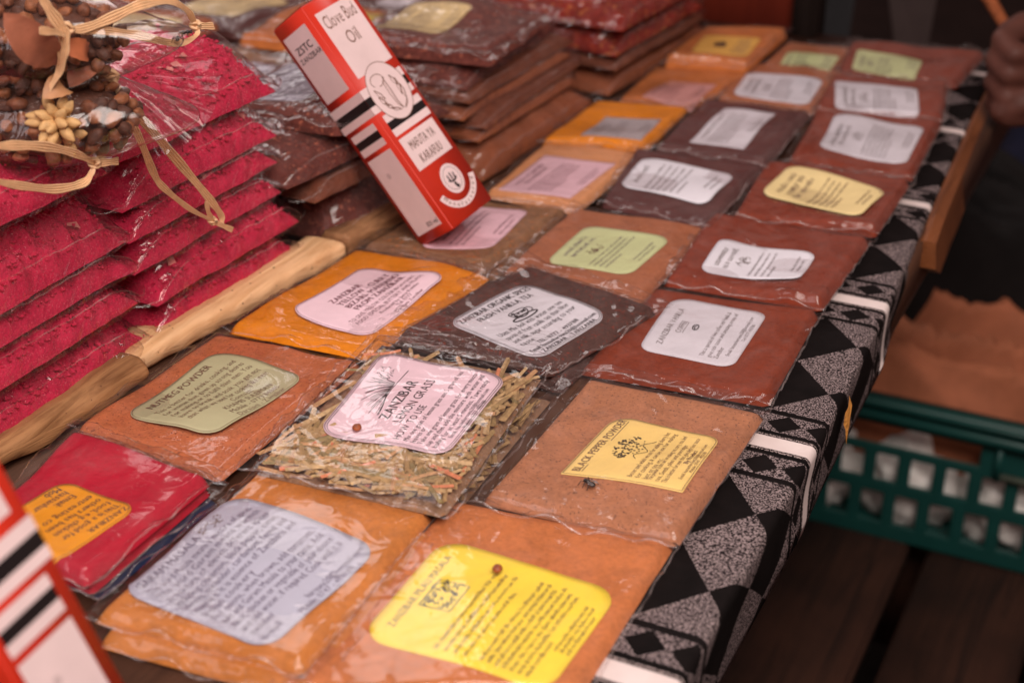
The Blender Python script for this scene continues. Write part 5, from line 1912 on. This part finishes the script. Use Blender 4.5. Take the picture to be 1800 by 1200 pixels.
Lx = cx1 - cx0
row = lambda off: [(x, x + 0.0205) for x in np.arange(off, Lx - 0.03, 0.0325)]
front_holes = [(0.018, 0.050, row(0.012)), (0.064, 0.092, row(0.022)), (0.102, 0.124, [(0.03, 0.212), (0.33, 0.45)])]
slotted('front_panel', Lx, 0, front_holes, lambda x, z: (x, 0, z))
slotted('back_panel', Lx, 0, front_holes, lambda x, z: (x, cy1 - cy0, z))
Ly = cy1 - cy0
side_holes = [(0.018, 0.050, [(y_, y_ + 0.0205) for y_ in np.arange(0.02, Ly - 0.03, 0.0325)]), (0.064, 0.092, [(y_, y_ + 0.0205) for y_ in np.arange(0.02, Ly - 0.03, 0.0325)])]
H0 = Lx
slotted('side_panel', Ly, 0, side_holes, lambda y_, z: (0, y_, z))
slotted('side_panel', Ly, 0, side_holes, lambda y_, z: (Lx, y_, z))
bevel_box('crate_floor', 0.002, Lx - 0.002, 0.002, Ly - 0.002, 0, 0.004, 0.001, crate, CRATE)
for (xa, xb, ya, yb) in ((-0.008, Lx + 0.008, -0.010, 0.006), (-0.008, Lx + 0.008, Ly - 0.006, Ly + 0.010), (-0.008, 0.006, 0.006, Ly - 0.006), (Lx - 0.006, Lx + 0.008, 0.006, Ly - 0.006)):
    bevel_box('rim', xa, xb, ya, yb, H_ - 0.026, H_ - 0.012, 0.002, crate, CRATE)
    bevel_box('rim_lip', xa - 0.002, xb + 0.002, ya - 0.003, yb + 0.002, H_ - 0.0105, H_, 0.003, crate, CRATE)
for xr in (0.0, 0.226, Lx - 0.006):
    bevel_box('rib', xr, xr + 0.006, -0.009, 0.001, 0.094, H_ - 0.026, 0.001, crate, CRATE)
bevel_box('ledge', 0.232, 0.326, -0.008, 0.001, 0.095, 0.101, 0.001, crate, plain('dusty_green', (0.06, 0.075, 0.055), 0.7))


def heap(name, label, cat, x0, x1, y0, y1, zf, zt, mat, seed, fold=0.02, n=90, fine=1.0):
    """crumpled sheet or sack: folded surface with a skirt"""
    V = []
    for j in range(n):
        for i in range(n):
            u, v = i / (n - 1), j / (n - 1)
            e = min(u, 1 - u, v, 1 - v)
            g = math.sin(min(1, e / 0.25) * math.pi / 2) ** 0.8
            p = Vector((u * 2.2 + seed, v * 2.2, seed * 0.3))
            k_ = Vector(((u * 1.1 + v * 1.3) * 3.6 + seed, (u - v * 0.4) * 1.8, seed * 0.3))       # folds run slantwise
            f = math.sqrt(abs(mnoise.noise(k_)) + 0.02) * 1.2 + fine * (0.5 * abs(mnoise.noise(k_ * 2.3)) + 0.12 * mnoise.noise(p * 9))
            V.append((x0 + (x1 - x0) * u, y0 + (y1 - y0) * v, zf + (zt - zf) * g * (0.82 + 0.22 * mnoise.noise(p * 0.8)) - fold * f * g))
    F = grid_faces(n, n)
    F.append([i for i in range(n)][::-1])
    o = mesh(name, V, F[:-1], None, mat)
    tag(o, label, cat)
    return o


heap('paper_sack', 'crumpled brown paper sack filling the top of the green crate', 'sack', cx0 + 0.012, cx1 - 0.012, cy0 + 0.030, cy1 - 0.012, cz0 + 0.07, -0.225,
     plain('brown_sack', (0.36, 0.12, 0.06), 0.75, 0.2, 0.3, 25, 0.3), 3, 0.10, fine=0.12)
BAGW = film_mat('white_carrier', 0.22, 0.6, (0.9, 0.85, 0.85), 1.0, 60)
WH = plain('white_plastic', (0.9, 0.8, 0.76), 0.45, 0.4, 0.25, 50, 0.3)
for i in range(5):
    crumple('plastic_bag', (cx0 + 0.055 + i * 0.092, cy0 + 0.045, cz0 + 0.045), 0.047, 0.032, 0.050, i * 3.3, WH,
            ['crumpled white plastic bag behind the leftmost crate slots', 'crumpled white plastic bag behind the second group of crate slots', 'crumpled white plastic bag behind the middle crate slots',
             'crumpled white plastic bag behind the slots right of the crate rib', 'crumpled white plastic bag behind the rightmost crate slots'][i], 'plastic bag', 0.5)
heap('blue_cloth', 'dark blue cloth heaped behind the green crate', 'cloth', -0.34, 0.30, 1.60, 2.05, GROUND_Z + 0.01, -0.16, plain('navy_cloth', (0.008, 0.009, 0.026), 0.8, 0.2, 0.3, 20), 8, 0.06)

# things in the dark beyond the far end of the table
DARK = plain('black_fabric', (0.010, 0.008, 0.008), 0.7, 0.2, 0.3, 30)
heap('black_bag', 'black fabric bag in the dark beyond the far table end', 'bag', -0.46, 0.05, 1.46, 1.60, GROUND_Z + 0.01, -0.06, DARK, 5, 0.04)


def wedge(name, label, pts, th, mat, cat):
    pts = [Vector(p) for p in pts]
    n = len(pts)
    nr = (pts[1] - pts[0]).cross(pts[2] - pts[0]).normalized() * th
    V = pts + [p + nr for p in pts]
    F = [tuple(range(n)), tuple(range(n, 2 * n))[::-1]] + [(k, (k + 1) % n, (k + 1) % n + n, k + n)[::-1] for k in range(n)]
    o = mesh(name, V, F, None, mat, False)
    tag(o, label, cat)
    return o


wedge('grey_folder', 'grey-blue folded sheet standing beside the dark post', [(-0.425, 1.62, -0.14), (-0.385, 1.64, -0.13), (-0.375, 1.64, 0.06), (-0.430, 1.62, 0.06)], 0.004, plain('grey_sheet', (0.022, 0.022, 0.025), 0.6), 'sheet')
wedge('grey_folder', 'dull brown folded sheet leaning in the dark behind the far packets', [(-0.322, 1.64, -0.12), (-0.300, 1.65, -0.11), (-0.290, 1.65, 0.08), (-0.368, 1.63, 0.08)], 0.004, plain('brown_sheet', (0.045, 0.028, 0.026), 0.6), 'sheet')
V, F = tube_vf([(-0.235, 1.44, 0.06), (-0.205, 1.42, 0.034), (-0.186, 1.40, 0.018), (-0.172, 1.385, 0.004)], [0.005, 0.006, 0.005, 0.006], 7)
o = mesh('frayed_rope', V, F, None, plain('rope', (0.30, 0.085, 0.03), 0.8, 0.2, 0.4, 200, 0.8))
tag(o, 'short orange-brown frayed rope hanging beside the hand at the far corner', 'rope')


# ================================================================== a hand on the far table corner
def capsule_cloud(segs):
    bm = bmesh.new()
    for (a, b, ra, rb) in segs:
        a, b = Vector(a), Vector(b)
        n = max(3, int((b - a).length / (min(ra, rb) * 0.35)))
        for i in range(n + 1):
            f = i / n
            bmesh.ops.create_icosphere(bm, subdivisions=2, radius=ra + (rb - ra) * f, matrix=Matrix.Translation(a.lerp(b, f)))
    me = bpy.data.meshes.new('person')
    bm.to_mesh(me)
    bm.free()
    return me


R_, D_, U_ = AX_R, AX_D, Vector((0, 0, 1))
hc = Vector((-0.150, 1.230, 0.046))
pt = lambda r, d, u: hc + R_ * r + D_ * d + U_ * u
segs = [
    (pt(0.010, 0.010, 0.000), pt(0.060, 0.020, 0.012), 0.031, 0.030),            # palm
    (pt(0.060, 0.020, 0.012), pt(0.095, 0.035, 0.022), 0.029, 0.024),            # wrist
    (pt(0.095, 0.035, 0.022), pt(0.25, 0.10, 0.07), 0.025, 0.038),               # forearm
    (pt(0.25, 0.10, 0.07), pt(0.30, 0.13, 0.09), 0.038, 0.042),
]
for k, (u, ln) in enumerate(((0.024, 0.9), (0.008, 1.0), (-0.010, 0.95), (-0.026, 0.8))):  # four curled fingers, index on top
    a = pt(-0.006, -0.012 + 0.004 * k, u)
    b = pt(-0.026 * ln, -0.024, u - 0.006)
    c = pt(-0.020 * ln, -0.040, u - 0.013)
    d = pt(0.004, -0.036, u - 0.014)
    segs += [(a, b, 0.0105, 0.0095), (b, c, 0.0095, 0.0088), (c, d, 0.0088, 0.0078)]
segs += [(pt(0.030, -0.016, -0.016), pt(0.006, -0.042, -0.024), 0.014, 0.0105), (pt(0.006, -0.042, -0.024), pt(-0.022, -0.040, -0.034), 0.0105, 0.009)]   # thumb
me = capsule_cloud(segs)
SKIN = plain('brown_skin', (0.085, 0.028, 0.019), 0.6, 0.3, 0.25, 60, 0.1)
o = link('person', me, None, SKIN)
rm = o.modifiers.new('skin', 'REMESH')
rm.mode = 'VOXEL'
rm.voxel_size = 0.0028
sm = o.modifiers.new('smooth', 'SMOOTH')
sm.iterations = 6
sm.factor = 0.5
tag(o, 'closed hand and forearm of a person resting on the far table corner', 'person')
rm.use_smooth_shade = True
